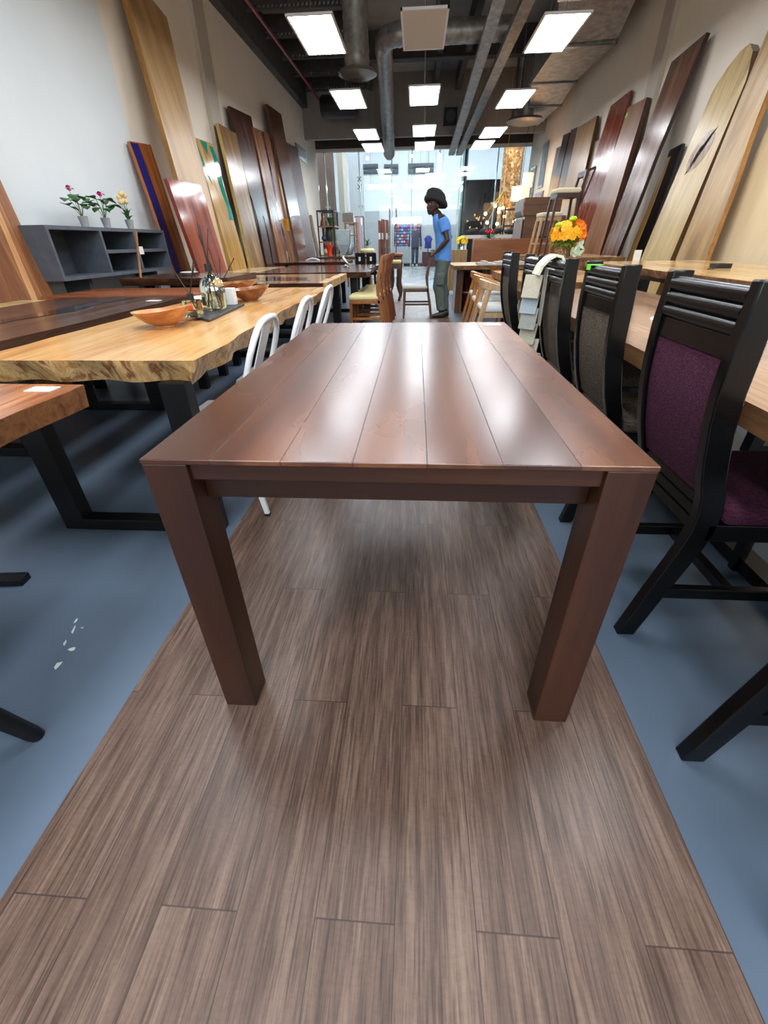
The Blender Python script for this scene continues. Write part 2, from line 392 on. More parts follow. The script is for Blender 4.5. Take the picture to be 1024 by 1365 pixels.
for x0, y0, x1, y1 in ((490,246,526,251),(540,245,574,250),(567,233,594,238),(556,241,572,244),(576,246,590,249)):
    Y = 24.5+k*.9; a, b = at(x0, y0, 'y', Y), at(x1, y1, 'y', Y)
    t = thing('linear_light', ['long white strip light left of centre beyond the glass', 'long white strip light at the centre beyond the glass', 'slanted strip light above the man beyond the glass', 'short dim strip light between the long strips beyond the glass', 'small strip light just above the man\'s hat beyond the glass'][k], 'light', ((a.x+b.x)/2, Y, b.z), 'strip lights hung in the mall')
    part('housing', M().box(a.x, b.x, Y, Y+.12, a.z, a.z+.06), WHITE, t); part('diffuser', M().box(a.x, b.x, Y, Y+.12, b.z, a.z), LEDM, t)
    for x in (a.x+.15, b.x-.15): part('hanger', M().tube([(x, Y+.06, a.z+.06), (x, Y+.06, 7)], .006, 5), STEEL, t)
    k += 1
for i, (x, y) in enumerate(((586,207),(586.5,211),(587,216),(586,222),(585,226),(490,211),(549,208))):
    a = at(x, y, 'y', 24.3+i*.8)
    t = thing('spotlight', ['topmost of the column of spotlights beyond the glass, above the man','second spotlight from the top of the column above the man','middle spotlight of the column above the man','fourth spotlight down in the column above the man','lowest of the column of spotlights above the man','round spotlight high up left beyond the glass','round spotlight high up in the centre beyond the glass'][i], 'light', a, 'spotlights in the mall')
    part('lamp', M().ball(a, .07, n=10, m=6), LEDM, t); part('stem', M().tube([(a.x, a.y, a.z+.08), (a.x, a.y, 7)], .008, 5), STEEL, t)
for i, (x0, y0, x1, y1) in enumerate(((476,219,504,231),(512,219,531,231),(544,218,578,231))):
    m = M(); a, b = at(x0, y0, 'y', YM-.1), at(x1, y1, 'y', YM-.1)
    for j in range(2):
        z1 = a.z - j*(a.z-b.z)*.55; m.box(a.x, b.x, YM-.1, YM, z1-.14, z1)
        m.box(a.x, b.x, YM-.12, YM, z1-.2, z1-.17)
    o = solo('wall_louvre', m, plain('louvre_grey', (84, 92, 100), .5), ['grey ventilation louvre at the left of the mall wall, beyond the glass','narrow grey ventilation louvre in the middle of the mall wall','wide grey ventilation louvre at the right of the mall wall'][i], 'vent', 'louvres in the mall wall')
# far shop: lit rack of folded goods
a, b = at(525, 293, 'y', 28), at(561, 328, 'y', 28)
t = thing('display_rack', 'lit wall rack of small colourful goods in the shop across the mall', 'shelf', ((a.x+b.x)/2, 28.3, 0))
part('back_panel', M().box(a.x, b.x, 28.4, 28.45, b.z, a.z), plain('rack_dark', (40, 34, 56), .5), t)
part('light_box', M().box(a.x, b.x, 28.15, 28.4, a.z-.16, a.z+.1), glow('rack_light', (255, 250, 240), 6), t)
for i in range(7):
    z = b.z + .03 + (a.z-b.z-.25)*i/7
    part('shelf', M().box(a.x, b.x, 28.1, 28.4, z-.015, z), plain('rack_dark', (40, 34, 56), .5), t)
cols = [(208, 90, 110), (120, 110, 200), (230, 200, 210), (80, 150, 220), (220, 120, 60), (200, 200, 220), (150, 60, 140)]
hues = [plain('folded_cloth_%d' % i, c, .8) for i, c in enumerate(cols)]
for i in range(7):
    for j in range(12):
        z = b.z + .03 + (a.z-b.z-.25)*i/7; x = a.x + .06 + (b.x-a.x-.1)*j/12
        if i == 0 and j == 0: proto = {}
        c = random.randrange(7)
        m = M().box(x, x+.1, 28.14, 28.34, z+.001, z+.1)
        o = solo('folded_cloth', m, hues[c], 'small folded coloured cloth on the lit rack across the mall', 'cloth', 'folded goods on the far rack')

# ------------------------------------------------------------------ ceiling lights
LAMPS = [(-1.29, 7.65, 1, 'nearest and largest panel of the left row'), (-1.29, 10.5, 1, 'second panel of the left row'), (-1.27, 13.5, 1, 'third panel of the left row'), (-1.26, 15.2, 1, 'farthest panel of the left row, by the glass'),
         (.03, 7.65, 0, 'unlit cream panel hanging at the top centre'), (.07, 10.45, 1, 'tilted lit panel behind the unlit one'), (.11, 13.3, 1, 'third panel of the centre row'), (.15, 15.2, 1, 'farthest panel of the centre row, by the glass'),
         (1.69, 7.95, 1, 'nearest and largest panel of the right row'), (1.75, 10.9, 1, 'second panel of the right row'), (1.77, 13.75, 1, 'third panel of the right row'), (1.72, 15.3, 1, 'farthest panel of the right row, by the glass')]
for y in (4.85, 2.05, -.75, -3.5):
    for x in (-1.3, .05, 1.7): LAMPS.append((x, y, 1, None))
for q_ in (LEDM,): q_.cycles.emission_sampling = 'NONE'
LED.cycles.emission_sampling = 'FRONT'
LOFF = plain('unlit_diffuser', (214, 208, 196), .5); ZL = 3.3
lamp0 = {}
for i, (x, y, on, lab) in enumerate(LAMPS):
    if on not in lamp0:
        t = thing('ceiling_panel_light', 'x', 'light', (0, 0, ZL))
        m = M()
        for s in (-1, 1): m.box(s*.275-.012*(1+s), s*.275+.012*(1-s), -.61, .61, 0, .022).box(-.275, .275, s*.61-.012*(1+s), s*.61+.012*(1-s), 0, .022)
        part('frame', m, WHITE, t, world=False)
        o = part('diffuser', M().box(-.25, .25, -.585, .585, .004, .02), [LOFF, LED], t, world=False)
        for f in o.data.polygons:
            if on and f.normal.z < -.5: f.material_index = 1
        part('back_plate', M().box(-.262, .262, -.597, .597, .021, .03), plain('panel_back', (120, 120, 120), .6), t, world=False)
        for yy in (-.45, .45): part('suspension_wire', M().tube([(0, yy, .05), (0, yy, ZC-ZL)], .004, 5), STEEL, t, world=False)
        lamp0[on] = t; first = True
    else: t = dup(lamp0[on])
    t.location = (x, y, ZL); t['label'] = (('lit white ceiling panel, ' if on else '') + lab) if lab else 'lit white ceiling panel hanging over the near part of the showroom, above the picture'
    t['group'] = 'hanging ceiling panels' if lab else 'hanging ceiling panels out of frame'

# ------------------------------------------------------------------ ducts and trays
def wavy(pts, r, n=14):
    """corrugated flexible duct"""
    P, R = [], []
    for i in range(len(pts)-1):
        a, b = Vector(pts[i]), Vector(pts[i+1]); k = max(2, int((b-a).length/.06))
        for j in range(k):
            P.append(a + (b-a)*j/k); R.append(r*(1+.05*(len(P) % 2)+random.uniform(-.03, .03)))
    P.append(Vector(pts[-1])); R.append(r)
    return M().tube(P, R, n)
def arc3(a, c, b, n=6):
    a, b, c = Vector(a), Vector(b), Vector(c)
    return [tuple(a*(1-t)**2 + c*2*t*(1-t) + b*t*t) for t in [i/n for i in range(n+1)]]
def px_at(px, py, Y): return at(px, py, 'y', Y)
q = at(477, 100, 'y', 10.1)
t = thing('ceiling_duct', 'straight silver foil duct dropping to a round diffuser, left of centre', 'duct', (q.x, 10.1, q.z))
part('duct_pipe', wavy([(q.x, 10.1, q.z+.05), (q.x-.02, 10.1, ZC)], .2), GALV, t, smooth='auto')
part('round_diffuser', M().lathe([(.1, -.03), (.2, -.05), (.28, -.02), (.33, 0), (.3, .05), (.2, .08)], (q.x, 10.1, q.z), 28), plain('diffuser_grey', (150, 148, 142), .4, .5), t, smooth='auto')
q = at(700, 162, 'y', 14)
t = thing('ceiling_duct', 'silver duct dropping to a round diffuser near the right wall', 'duct', (q.x, 14, q.z))
part('duct_pipe', wavy([(q.x, 14, q.z+.05), (q.x, 14, ZC)], .17), GALV, t, smooth='auto')
part('round_diffuser', M().lathe([(.1, -.03), (.28, -.05), (.4, -.02), (.45, 0), (.4, .05), (.2, .08)], (q.x, 14, q.z), 28), plain('diffuser_grey', (150, 148, 142), .4, .5), t, smooth='auto')
part('hanging_rod', M().tube([(q.x-.3, 14, q.z), (q.x-.3, 14, ZC)], .02, 6), STEEL, t)
A, B_, D_ = at(680, 38, 'y', 11.2), at(515, 46, 'y', 11.2), at(519, 205, 'y', 16.9)
pts = [tuple(A), (B_.x+.5, 11.2, B_.z)] + arc3((B_.x+.3, 11.2, B_.z), (B_.x-.1, 11.2, B_.z), (B_.x-.08, 11.75, B_.z-.05)) + [(B_.x-.12, 13, B_.z-.25), tuple(D_)]
t = thing('ceiling_duct', 'crumpled silver flexible duct bending from the right towards the glass front', 'duct', (B_.x, 12, B_.z-.3))
part('duct_pipe', wavy(pts, .165), GALV, t, smooth='auto')
part('duct_strap', M().tube([(B_.x+.9, 11.2, B_.z-.18), (B_.x+.9, 11.2, ZC)], .012, 6), STEEL, t)
t = thing('ceiling_duct', 'big rectangular sheet-metal duct stepping down along the right wall', 'duct', (3, 11, 4))
m = M(); P = [(2.55, 6.0, 4.45), (2.55, 9.4, 4.45), (2.75, 10.4, 4.2), (2.75, 12.4, 4.15), (2.9, 13.6, 3.95), (2.95, 15.8, 3.95)]; sz = [(1.1, .75), (1.1, .75), (.95, .7), (.9, .6), (.7, .45), (.6, .4)]
for i in range(5): m.bar(P[i], P[i+1], sz[i][0], sz[i][1], w2=sz[i+1][0], d2=sz[i+1][1])
part('duct_body', m, GALV, t)
m = M()
for y, x, z, w, h in ((7.5, 2.55, 4.45, 1.14, .79), (9.4, 2.55, 4.45, 1.14, .79), (10.4, 2.75, 4.2, .99, .74), (12.4, 2.75, 4.15, .94, .64), (13.6, 2.9, 3.95, .74, .49)):
    for s in (-1, 1): m.box(x+s*w/2-.01, x+s*w/2+.01, y-.03, y+.03, z-h/2, z+h/2).box(x-w/2, x+w/2, y-.03, y+.03, z+s*h/2-.01, z+s*h/2+.01)
part('duct_flange', m, STEEL, t)
for i, (xa, xb) in enumerate(((653, 602), (686, 612))):
    a = at(xa, 12, 'z', 4.3); b = at(xb, 205, 'y', 17.3)
    a = Vector((a.x, a.y, 4.3)); d = (b-a).normalized(); s0 = a - d*6; s0.z = min(s0.z, 4.42)
    s0 = Vector((a.x + (a.x-b.x)/(b.y-a.y)*4, a.y-4, 4.35))
    m = M()
    for s in (-.09, .09): m.bar(s0+Vector((s, 0, 0)), b+Vector((s, 0, 0)), .012, .09)
    m.bar(s0+Vector((0, 0, -.04)), b+Vector((0, 0, -.04)), .18, .008)
    t = thing('cable_tray', ['long grey cable tray under the ceiling, the left of the pair', 'long grey cable tray under the ceiling, the right of the pair'][i], 'cable tray', (a.x, a.y, 4.3), 'cable trays under the ceiling')
    part('tray', m, GALV, t)
    for f in (.25, .5, .75):
        c = s0.lerp(b, f); part('support_rod', M().tube([(c.x, c.y, c.z), (c.x, c.y, ZC)], .008, 5), STEEL, t)
a = at(325, -5, 'z', 4.45); b = at(437, 148, 'z', 4.45)
solo('sprinkler_pipe', M().tube([tuple(a+(a-b)*.5), tuple(b)], .028, 8), plain('red_pipe_paint', (160, 56, 60), .4), 'thin red sprinkler pipe running under the ceiling on the left', 'pipe', smooth='auto')
a = at(428, 143, 'y', 15.2); solo('ceiling_fan_coil', M().lathe([(.2, 0), (.24, .05), (.24, .95), (.2, 1)], (a.x, 15.2, a.z), 18, ax='x'), plain('dark_unit', (36, 30, 32), .5), 'dark cylindrical unit under the ceiling at the end of the red pipe', 'ceiling unit', smooth='auto')
a = at(601, 154, 'y', 15.7)
t = thing('ceiling_speaker', 'dark round speaker fixed on the grey bulkhead', 'speaker', (a.x, 15.8, a.z))
part('box', M().box(a.x-.18, a.x+.18, 15.76, 15.895, a.z-.18, a.z+.18), DARKMETAL, t)
part('cone', M().lathe([(.14, -.02), (.12, -.015), (.05, .0)], (a.x, 15.755, a.z), 20, ax='y'), plain('cone_grey', (60, 60, 62), .5), t)

# ------------------------------------------------------------------ main dining table
t = thing('dining_table', 'large dark chestnut plank dining table with square legs, on the wood-look walkway in front', 'table', (-.04, 1.48, .003))
x0, x1, y0, y1 = -.511, .432, .69, 2.265
part('tabletop', M().box(x0, x1, y0, y1, .760, .77), mat_table_top(), t, bevel=.0015)
for x in (x0+.001, x1-.087):
    for y in (y0+.001, y1-.087): part('leg', M().box(x, x+.086, y, y+.086, .003, .760), BROWNT, t, bevel=.0025)
for y in (y0+.012, y1-.032): part('top_rail', M().box(x0+.087, x1-.087, y, y+.02, .722, .760), BROWNX, t, bevel=.002)
for x in (x0+.012, x1-.032): part('top_rail', M().box(x, x+.02, y0+.087, y1-.087, .722, .760), BROWNT, t, bevel=.002)
for y in (y0+.05, y1-.07): part('apron', M().box(x0+.087, x1-.087, y, y+.02, .662, .716), BROWNX, t, bevel=.002)
for x in (x0+.05, x1-.07): part('apron', M().box(x, x+.02, y0+.087, y1-.087, .662, .716), BROWNT, t, bevel=.002)
a = at(655, 431, 'z', .772); solo('price_card', M().box(a.x-.04, a.x+.04, a.y-.05, a.y, .7705, .7725), plain('card_white', (225, 225, 220), .6), 'small white price card at the far edge of the chestnut table', 'card')

# ------------------------------------------------------------------ slab tables
def slab_top(x0, x1, y0, y1, z, th, wl=0, wr=0, wn=0, wf=0, inset=.0, n=22, seed=1, round_=.01):
    """top with optional wavy live edges: wl left, wr right, wn near, wf far; slot 1 = rim"""
    rnd = random.Random(seed); ph = [rnd.uniform(0, 6.28) for _ in range(12)]
    def wob(t, a, k): return a*(.5*math.sin(t*3.1+ph[k]) + .3*math.sin(t*7.3+ph[k+1]) + .2*math.sin(t*17+ph[k+2]))
    out = []
    for i in range(n): t = i/n; out.append((x0+(x1-x0)*t, y0, 0, -1, wob(t*(x1-x0)*2, wn, 0)))
    for i in range(n): t = i/n; out.append((x1, y0+(y1-y0)*t, 1, 0, wob(t*(y1-y0), wr, 3)))
    for i in range(n): t = i/n; out.append((x1-(x1-x0)*t, y1, 0, 1, wob(t*(x1-x0)*2, wf, 6)))
    for i in range(n): t = i/n; out.append((x0, y1-(y1-y0)*t, -1, 0, wob(t*(y1-y0), wl, 9)))
    m = M(); rings = []
    amp = {(0,-1): wn, (1,0): wr, (0,1): wf, (-1,0): wl}
    for zz, k in ((z, 0), (z-th*.25, .35), (z-th*.6, .7), (z-th, 1.0)):
        ring = []
        for (x, y, dx, dy, w) in out:
            live = 1 if amp[(dx, dy)] > 0 else 0
            d = w - live*inset*math.sin(k*PI*.5)*(1+.4*math.sin(x*23+y*19)) + live*.35*inset*math.sin(k*PI)
            ring.append(m.bm.verts.new((x+dx*d, y+dy*d, zz)))
        rings.append(ring)
    m.slot = 0; m._f(rings[0]); m._f(rings[-1][::-1]); m.slot = 1; L = len(out)
    for a, b in zip(rings, rings[1:]):
        for i in range(L): m._f([a[i], b[i], b[(i+1) % L], a[(i+1) % L]])
    return m
def u_frame(x0, x1, y, z, w=.1, d=.06):
    return M().bar((x0+w/2, y, 0), (x0+w/2, y, z), w, d, (0,1,0)).bar((x1-w/2, y, 0), (x1-w/2, y, z), w, d, (0,1,0)).box(x0+w, x1-w, y-d/2, y+d/2, 0, .055)
W_L1 = wood('orange_walnut_slab', [(92, 48, 26), (150, 88, 48), (196, 128, 76), (120, 66, 38)], 'Y', cross=14, rough=.22, seed=3)
W_L1R = wood('walnut_end_grain', [(58, 32, 20), (112, 70, 42), (140, 92, 56), (70, 40, 25)], 'X', cross=20, along=8, dist=1.2, rough=.4, seed=4)
t = thing('slab_table', 'reddish-brown slab table cut by the left edge, nearest on the left', 'table', (-1.5, .6, 0))
part('tabletop', slab_top(-2.3, -.985, -.6, 1.215, .76, .062, wr=.012, wf=.004, inset=.01, seed=4), [W_L1, W_L1R], t, smooth='auto')
part('base_foot', M().bar((-2.2, 1.1, .015), (-1.5, 1.165, .015), .05, .03), DARKMETAL, t, bevel=.003)
part('pedestal', M().bar((-1.9, 1.08, .03), (-1.8, .9, .70), .12, .05), DARKMETAL, t)
part('base_foot', M().bar((-2.2, -.4, .015), (-1.5, -.5, .015), .05, .03), DARKMETAL, t, bevel=.003); part('pedestal', M().bar((-1.9, -.42, .03), (-1.8, -.2, .70), .12, .05), DARKMETAL, t)
a = at(62, 519, 'z', .76); solo('price_card', M().box(a.x-.05, a.x+.03, a.y-.025, a.y+.02, .7605, .7625), plain('card_white', (225, 225, 220), .6), 'white price tag lying on the nearest reddish-brown slab at the left', 'card')
t = thing('bench', 'low black bench, only one tapered leg in view at the lower left', 'bench', (-1.25, .45, 0))
part('leg', M().tube([(-.985, .575, 0), (-.99, .57, .02), (-1.06, .52, .27), (-1.07, .515, .30), (-1.14, .46, .44)], [.017, .02, .026, .035, .04], 10), DARKMETAL, t, smooth='auto')
part('leg', M().tube([(-1.6, .3, 0), (-1.5, .36, .44)], [.02, .04], 10), DARKMETAL, t, smooth='auto')
part('leg', M().tube([(-1.1, .1, 0), (-1.2, .2, .44)], [.02, .04], 10), DARKMETAL, t, smooth='auto'); part('leg', M().tube([(-1.65, .05, 0), (-1.55, .15, .44)], [.02, .04], 10), DARKMETAL, t, smooth='auto')
part('seat', M().box(-1.75, -1.12, 0.02, .5, .44, .48), BLACKWOOD, t, bevel=.01)

W_L2 = wood('honey_slab', [(178, 114, 60), (212, 158, 94), (224, 178, 116), (200, 138, 78)], 'Y', cross=8, rough=.2, seed=7, dist=.5)
W_L2R = wood('spalted_live_edge', [(96, 58, 30), (190, 142, 84), (216, 178, 120), (128, 74, 42), (196, 150, 96)], 'Z', cross=16, along=7, dist=1.1, rough=.4, seed=8)
t = thing('slab_table', 'honey-coloured live-edge slab table with wooden bowls on it, left of the chestnut table', 'table', (-1.2, 2.9, 0))
part('tabletop', slab_top(-1.66, -.795, 1.51, 4.4, .762, .085, wl=.02, wr=.028, wn=.003, inset=.045, n=30, seed=12), [W_L2, W_L2R], t, smooth='auto')
part('leg_frame', u_frame(-1.6, -.75-.1, 1.56, .677, .1, .07), DARKMETAL, t, bevel=.003, label='near black steel U-shaped leg frame')
part('leg_frame', u_frame(-1.55, -.85, 4.1, .677, .1, .07), DARKMETAL, t, bevel=.003)
W_L3 = wood('dark_brown_board', [(62, 42, 32), (86, 58, 44), (104, 74, 58)], 'Y', cross=12, rough=.25, seed=9)
RESIN = plain('black_resin', (20, 21, 24), .06)
t = thing('slab_table', 'dark brown table with a glossy black resin river, far left', 'table', (-2.2, 2.4, 0))
part('tabletop', slab_top(-2.78, -1.76, .9, 3.56, .775, .07, wr=.012, wl=.01, inset=.01, n=24, seed=3), [W_L3, W_L3], t, smooth='auto')
m = M(); L_, R_ = [], []
for i in range(15):
    y = 1.0 + 2.45*i/14; L_.append((-2.5+.06*math.sin(i*.9)+.02*i, y)); R_.append((-2.14+.05*math.sin(i*1.3+1), y))
m.prism(L_ + R_[::-1], lambda u, v, w: (u, v, .7752+.002*w)); part('resin_inlay', m, RESIN, t)
for y in (1.1, 2.33): part('leg_frame', u_frame(-2.75, -2.35, y, .705, .06, .09), DARKMETAL, t, bevel=.003)
part('leg_frame', u_frame(-2.66, -1.98, 3.2, .705, .1, .07), DARKMETAL, t, bevel=.003)
a = at(220, 400, 'z', .775); solo('price_card', M().box(a.x-.09, a.x+.0, a.y-.1, a.y-.04, .778, .780), plain('card_white', (225, 225, 220), .6), 'white card on the far corner of the dark resin table', 'card')
W_PALE = wood('pale_olive_slab', [(150, 118, 70), (206, 176, 120), (222, 196, 144)], 'X', cross=10, rough=.3, seed=15)
t = thing('slab_table', 'pale live-edge slab table in the far left corner, against the wall', 'table', (-3, 3.2, 0))
part('tabletop', slab_top(-3.28, -2.83, 2.3, 3.5, .765, .05, wr=.02, inset=.01, seed=5), [W_PALE, W_PALE], t, smooth='auto')
for y in (2.5, 3.3): part('leg', M().box(-3.2, -3.1, y, y+.06, 0, .715), DARKMETAL, t)
W_RED = wood('red_brown_slab', [(124, 66, 40), (168, 98, 62), (190, 122, 80)], 'X', cross=12, rough=.25, seed=16)
t = thing('slab_table', 'reddish plank table behind the dark resin table, below the grey shelf', 'table', (-2.4, 4, 0))
part('tabletop', slab_top(-3.05, -1.74, 3.66, 4.34, .775, .05, wn=.01, inset=.01, seed=6), [W_RED, W_RED], t, smooth='auto')
for x in (-2.95, -1.95):
    for y in (3.75, 4.2): part('leg', M().box(x, x+.08, y, y+.06, 0, .725), DARKMETAL, t)
W_L9 = wood('dark_live_edge', [(44, 28, 18), (70, 44, 28), (98, 64, 38)], 'X', cross=10, along=2, dist=1.0, rough=.22, seed=17)
t = thing('slab_table', 'dark glossy slab with rough brown edge, in front of the left wall slabs', 'table', (-2.2, 5, 0))
part('tabletop', slab_top(-2.85, -1.78, 4.46, 5.3, .845, .06, wn=.012, inset=.02, seed=8), [W_L9, W_L9], t, smooth='auto')
for x in (-2.7, -1.95):
    for y in (4.6, 5.1): part('leg', M().box(x, x+.07, y, y+.07, 0, .785), BLACKWOOD, t)
# resin table with block end
W_L4 = wood('river_slab', [(96, 62, 38), (168, 122, 74), (204, 164, 108)], 'X', cross=7, rough=.15, seed=19, dist=.8)
W_BL = wood('block_end_timber', [(160, 116, 66), (214, 178, 120), (120, 76, 44)], 'X', cross=10, along=8, rough=.35, seed=20)
t = thing('slab_table', 'glossy resin and wood table ending in square timber blocks, behind the honey slab', 'table', (-1.4, 5.7, 0))
part('tabletop', slab_top(-2.5, -.955, 4.86, 6.38, .762, .07, wn=.02, inset=.01, seed=9), [W_L4, W_L9], t, smooth='auto')
for i in range(5):
    y = 4.88 + i*.3; part('end_block', M().box(-1.02 if i % 2 else -1.0, -.915, y+.01, y+.28, .69, .766), W_BL, t, bevel=.004)
m = M().prism([(-2.2, 5.1), (-1.6, 5.25), (-1.15, 5.2), (-1.3, 5.7), (-1.8, 5.9), (-2.3, 5.6)], lambda u, v, w: (u, v, .7622+.002*w)); part('resin_inlay', m, plain('smoky_resin', (70, 50, 40), .05), t)
part('leg_frame', u_frame(-2.2, -1.0, 5.05, .69, .1, .08), DARKMETAL, t); part('leg_frame', u_frame(-2.2, -1.0, 6.2, .69, .1, .08), DARKMETAL, t)
W_L5 = wood('walnut_slab', [(70, 44, 36), (98, 64, 52), (124, 86, 70)], 'X', cross=9, rough=.16, seed=21)
t = thing('slab_table', 'dark walnut slab table carrying the tall silver vase', 'table', (-1.4, 7.8, 0))
part('tabletop', slab_top(-2.3, -.69, 6.7, 9.1, .762, .07, wn=.02, wr=.06, inset=.02, seed=10), [W_L5, W_L9], t, smooth='auto')
for y in (6.95, 8.8): part('leg_frame', u_frame(-2.1, -.85, y, .69, .1, .1), DARKMETAL, t)
W_L10 = wood('pale_yellow_slab', [(176, 140, 84), (214, 180, 120), (232, 204, 150)], 'X', cross=8, rough=.2, seed=22)
t = thing('slab_table', 'pale yellow slab table beside the walnut one, by the leaning slabs', 'table', (-2.7, 7.5, 0))
part('tabletop', slab_top(-2.98, -2.34, 5.6, 8.6, .762, .06, wr=.05, inset=.02, seed=11), [W_L10, W_L10], t, smooth='auto')
for y in (5.9, 8.2): part('leg_frame', u_frame(-2.9, -2.45, y, .70, .06, .06), DARKMETAL, t)
t = thing('slab_table', 'long thin dark slab table farthest back on the left, in front of the black shelving', 'table', (-2, 9.8, 0))
part('tabletop', slab_top(-2.75, -1.35, 9.35, 10.4, .80, .05, wn=.02, inset=.01, seed=13), [W_L5, W_L9], t, smooth='auto')
for x in (-2.6, -1.6):
    for y in (9.5, 10.2): part('leg', M().box(x, x+.08, y, y+.08, 0, .75), DARKMETAL, t)

# right-hand tables
W_R1 = wood('greyed_oak_top', [(128, 92, 70), (164, 128, 102), (184, 150, 124)], 'Y', cross=7, rough=.16, seed=30)
W_R1E = wood('oak_edge', [(98, 66, 42), (150, 108, 68), (176, 132, 88)], 'Y', cross=14, rough=.35, seed=31)
t = thing('dining_table', 'long brown dining table on the right, between the black chairs and the wall', 'table', (1.3, 2, 0))
part('tabletop', slab_top(.822, 1.72, .2, 4.0, .76, .062, wl=.006, inset=.004, seed=14), [W_R1, W_R1E], t, smooth='auto')
for y in (.45, 3.5): part('leg_frame', u_frame(1.02, 1.6, y, .70, .1, .07), DARKMETAL, t, bevel=.003)
part('stretcher', M().box(1.27, 1.35, .485, 3.465, .01, .06), DARKMETAL, t)
W_R2 = wood('light_acacia_slab', [(150, 104, 58), (206, 160, 100), (222, 184, 126)], 'X', cross=7, rough=.2, seed=32)
W_R2E = wood('acacia_bark_edge', [(70, 46, 26), (134, 92, 50), (206, 164, 104)], 'X', cross=12, along=6, dist=1.0, rough=.4, seed=33)
t = thing('slab_table', 'light golden slab table with the yellow flowers on it, behind the black chairs', 'table', (1.6, 5.5, 0))
part('tabletop', slab_top(1.02, 2.12, 4.62, 6.6, .762, .075, wn=.02, wr=.02, inset=.02, seed=15), [W_R2, W_R2E], t, smooth='auto')
for y in (4.85, 6.3): part('leg_frame', u_frame(1.15, 1.98, y, .69, .08, .06), DARKMETAL, t)
W_R3 = wood('golden_slab_right', [(156, 116, 66), (202, 160, 100), (216, 178, 122), (176, 128, 76)], 'Y', cross=7, rough=.18, seed=34)
t = thing('slab_table', 'tall golden live-edge slab table along the right wall with a remote on it', 'table', (2.3, 3.8, 0))
part('tabletop', slab_top(1.78, 2.93, 2.2, 5.3, .9, .05, wl=.03, inset=.03, n=30, seed=16), [W_R3, W_R2E], t, smooth='auto')
for y in (2.5, 4.45): part('leg_frame', u_frame(2.0, 2.8, y, .85, .07, .07), DARKMETAL, t)
part('under_rail', M().box(1.95, 2.03, 2.54, 4.41, .80, .848), DARKMETAL, t)

# ------------------------------------------------------------------ slabs leaning on the walls
def lean_slab(side, TL, TR, BL, BR, mat, label, off=0.0, th=.045, k=.15, wl=0, wr=0, seed=1, top=None, edge=None, crack=None, name='timber_slab', inlays=()):
    s = 1 if side == 'L' else -1; W = (XL if side == 'L' else XR) + s*(.03+off+th)
    zt = (at(*TL, 'x', W).z + at(*TR, 'x', W).z)/2
    def hit(p):
        r = ray(*p); t_ = (W + s*k*(zt-H)) / (r.x + s*k*r.z); return r*t_ + Vector((0, 0, H))
    up = Vector((-s*k, 0, 1)).normalized(); ux = Vector((0, s, 0)); ny = up.cross(ux)      # ny points to the room? fixed below
    P = [hit(p) for p in (TL, TR, BL, BR)]
    def toz(a, b): # extend a->b to the floor
        f = (a.z-0)/(a.z-b.z); return a + (b-a)*f
    F0, F1 = toz(P[0], P[2]), toz(P[1], P[3])
    O = (F0+F1)/2; lift = th*abs(up.x)+.002
    if ny.x*s < 0: ny = -ny
    def uv(p): d = p-O; return (d.dot(ux), d.dot(up))
    a0, a1, b0, b1 = uv(F0), uv(F1), uv(P[0]), uv(P[1]); rnd = random.Random(seed); ph = [rnd.uniform(0, 6) for _ in range(6)]
    n = 24; E0, E1 = [], []
    for i in range(n+1):
        t_ = i/n
        for E_, p, q_, w, o_ in ((E0, a0, b0, wl, 0), (E1, a1, b1, wr, 3)):
            sg = -1 if p[0] < (a0[0]+a1[0])/2 else 1
            d = w*(.5*math.sin(t_*5+ph[o_])+.3*math.sin(t_*11+ph[o_+1])+.2*math.sin(t_*23+ph[o_+2]))
            E_.append((p[0]+(q_[0]-p[0])*t_ + sg*d, p[1]+(q_[1]-p[1])*t_))
    T = [] if not top else [((E0[-1][0]*(1-f)+E1[-1][0]*f), (E0[-1][1]*(1-f)+E1[-1][1]*f)+h) for f, h in top]
    poly = E0 + T + E1[::-1]
    m = M(); A = Matrix((ux, ny, up)).transposed()
    if A.determinant() < 0:      # keep a right-handed frame
        A = Matrix((-ux, ny, up)).transposed(); poly = [(-u, v) for u, v in poly]; fl = -1
    else: fl = 1
    m.slot = 0; fr = [m.bm.verts.new((u, 0, v)) for u, v in poly]; bk = [m.bm.verts.new((u*.99, -th, v)) for u, v in poly]
    m._f(fr); m._f(bk[::-1]); m.slot = 1
    for i in range(len(fr)): m._f([fr[i], fr[(i+1) % len(fr)], bk[(i+1) % len(fr)], bk[i]])
    o = finish(name, m, [mat, edge or mat]); o['label'] = label; o['category'] = 'slab'; o['group'] = 'slabs leaning on the %s wall' % ('left' if side == 'L' else 'right')
    M4 = A.to_4x4(); M4.translation = O + Vector((0, 0, lift)); o.matrix_world = M4
    for (pl, mt, nm) in inlays:   # polygons given in fractions of width and length, thin real inlays
        q = []
        for f, g in pl:
            i = min(n-1, int(g*n)); r_ = g*n-i
            x_ = lambda E_: E_[i][0]+(E_[i+1][0]-E_[i][0])*r_
            q.append(((x_(E0)*(1-f)+x_(E1)*f)*fl, (E0[i][1]*(1-f)+E1[i][1]*f) + ((E0[i+1][1]-E0[i][1])*r_)))
        mm = M().prism(q, lambda u, v, w: (u, -.002+.004*w, v)); c = finish(nm, mm, mt); c.parent = o
    return o
def stripe(f0, f1, g0, g1, wob=.06, n=12, sl=0):
    a, b = [], []
    for i in range(n+1):
        g = g0+(g1-g0)*i/n; a.append((f0+wob*math.sin(i*.8)+sl*(g-g0), g)); b.append((f1+wob*math.sin(i*.8+.7)+sl*(g-g0), g))
    return a + b[::-1]
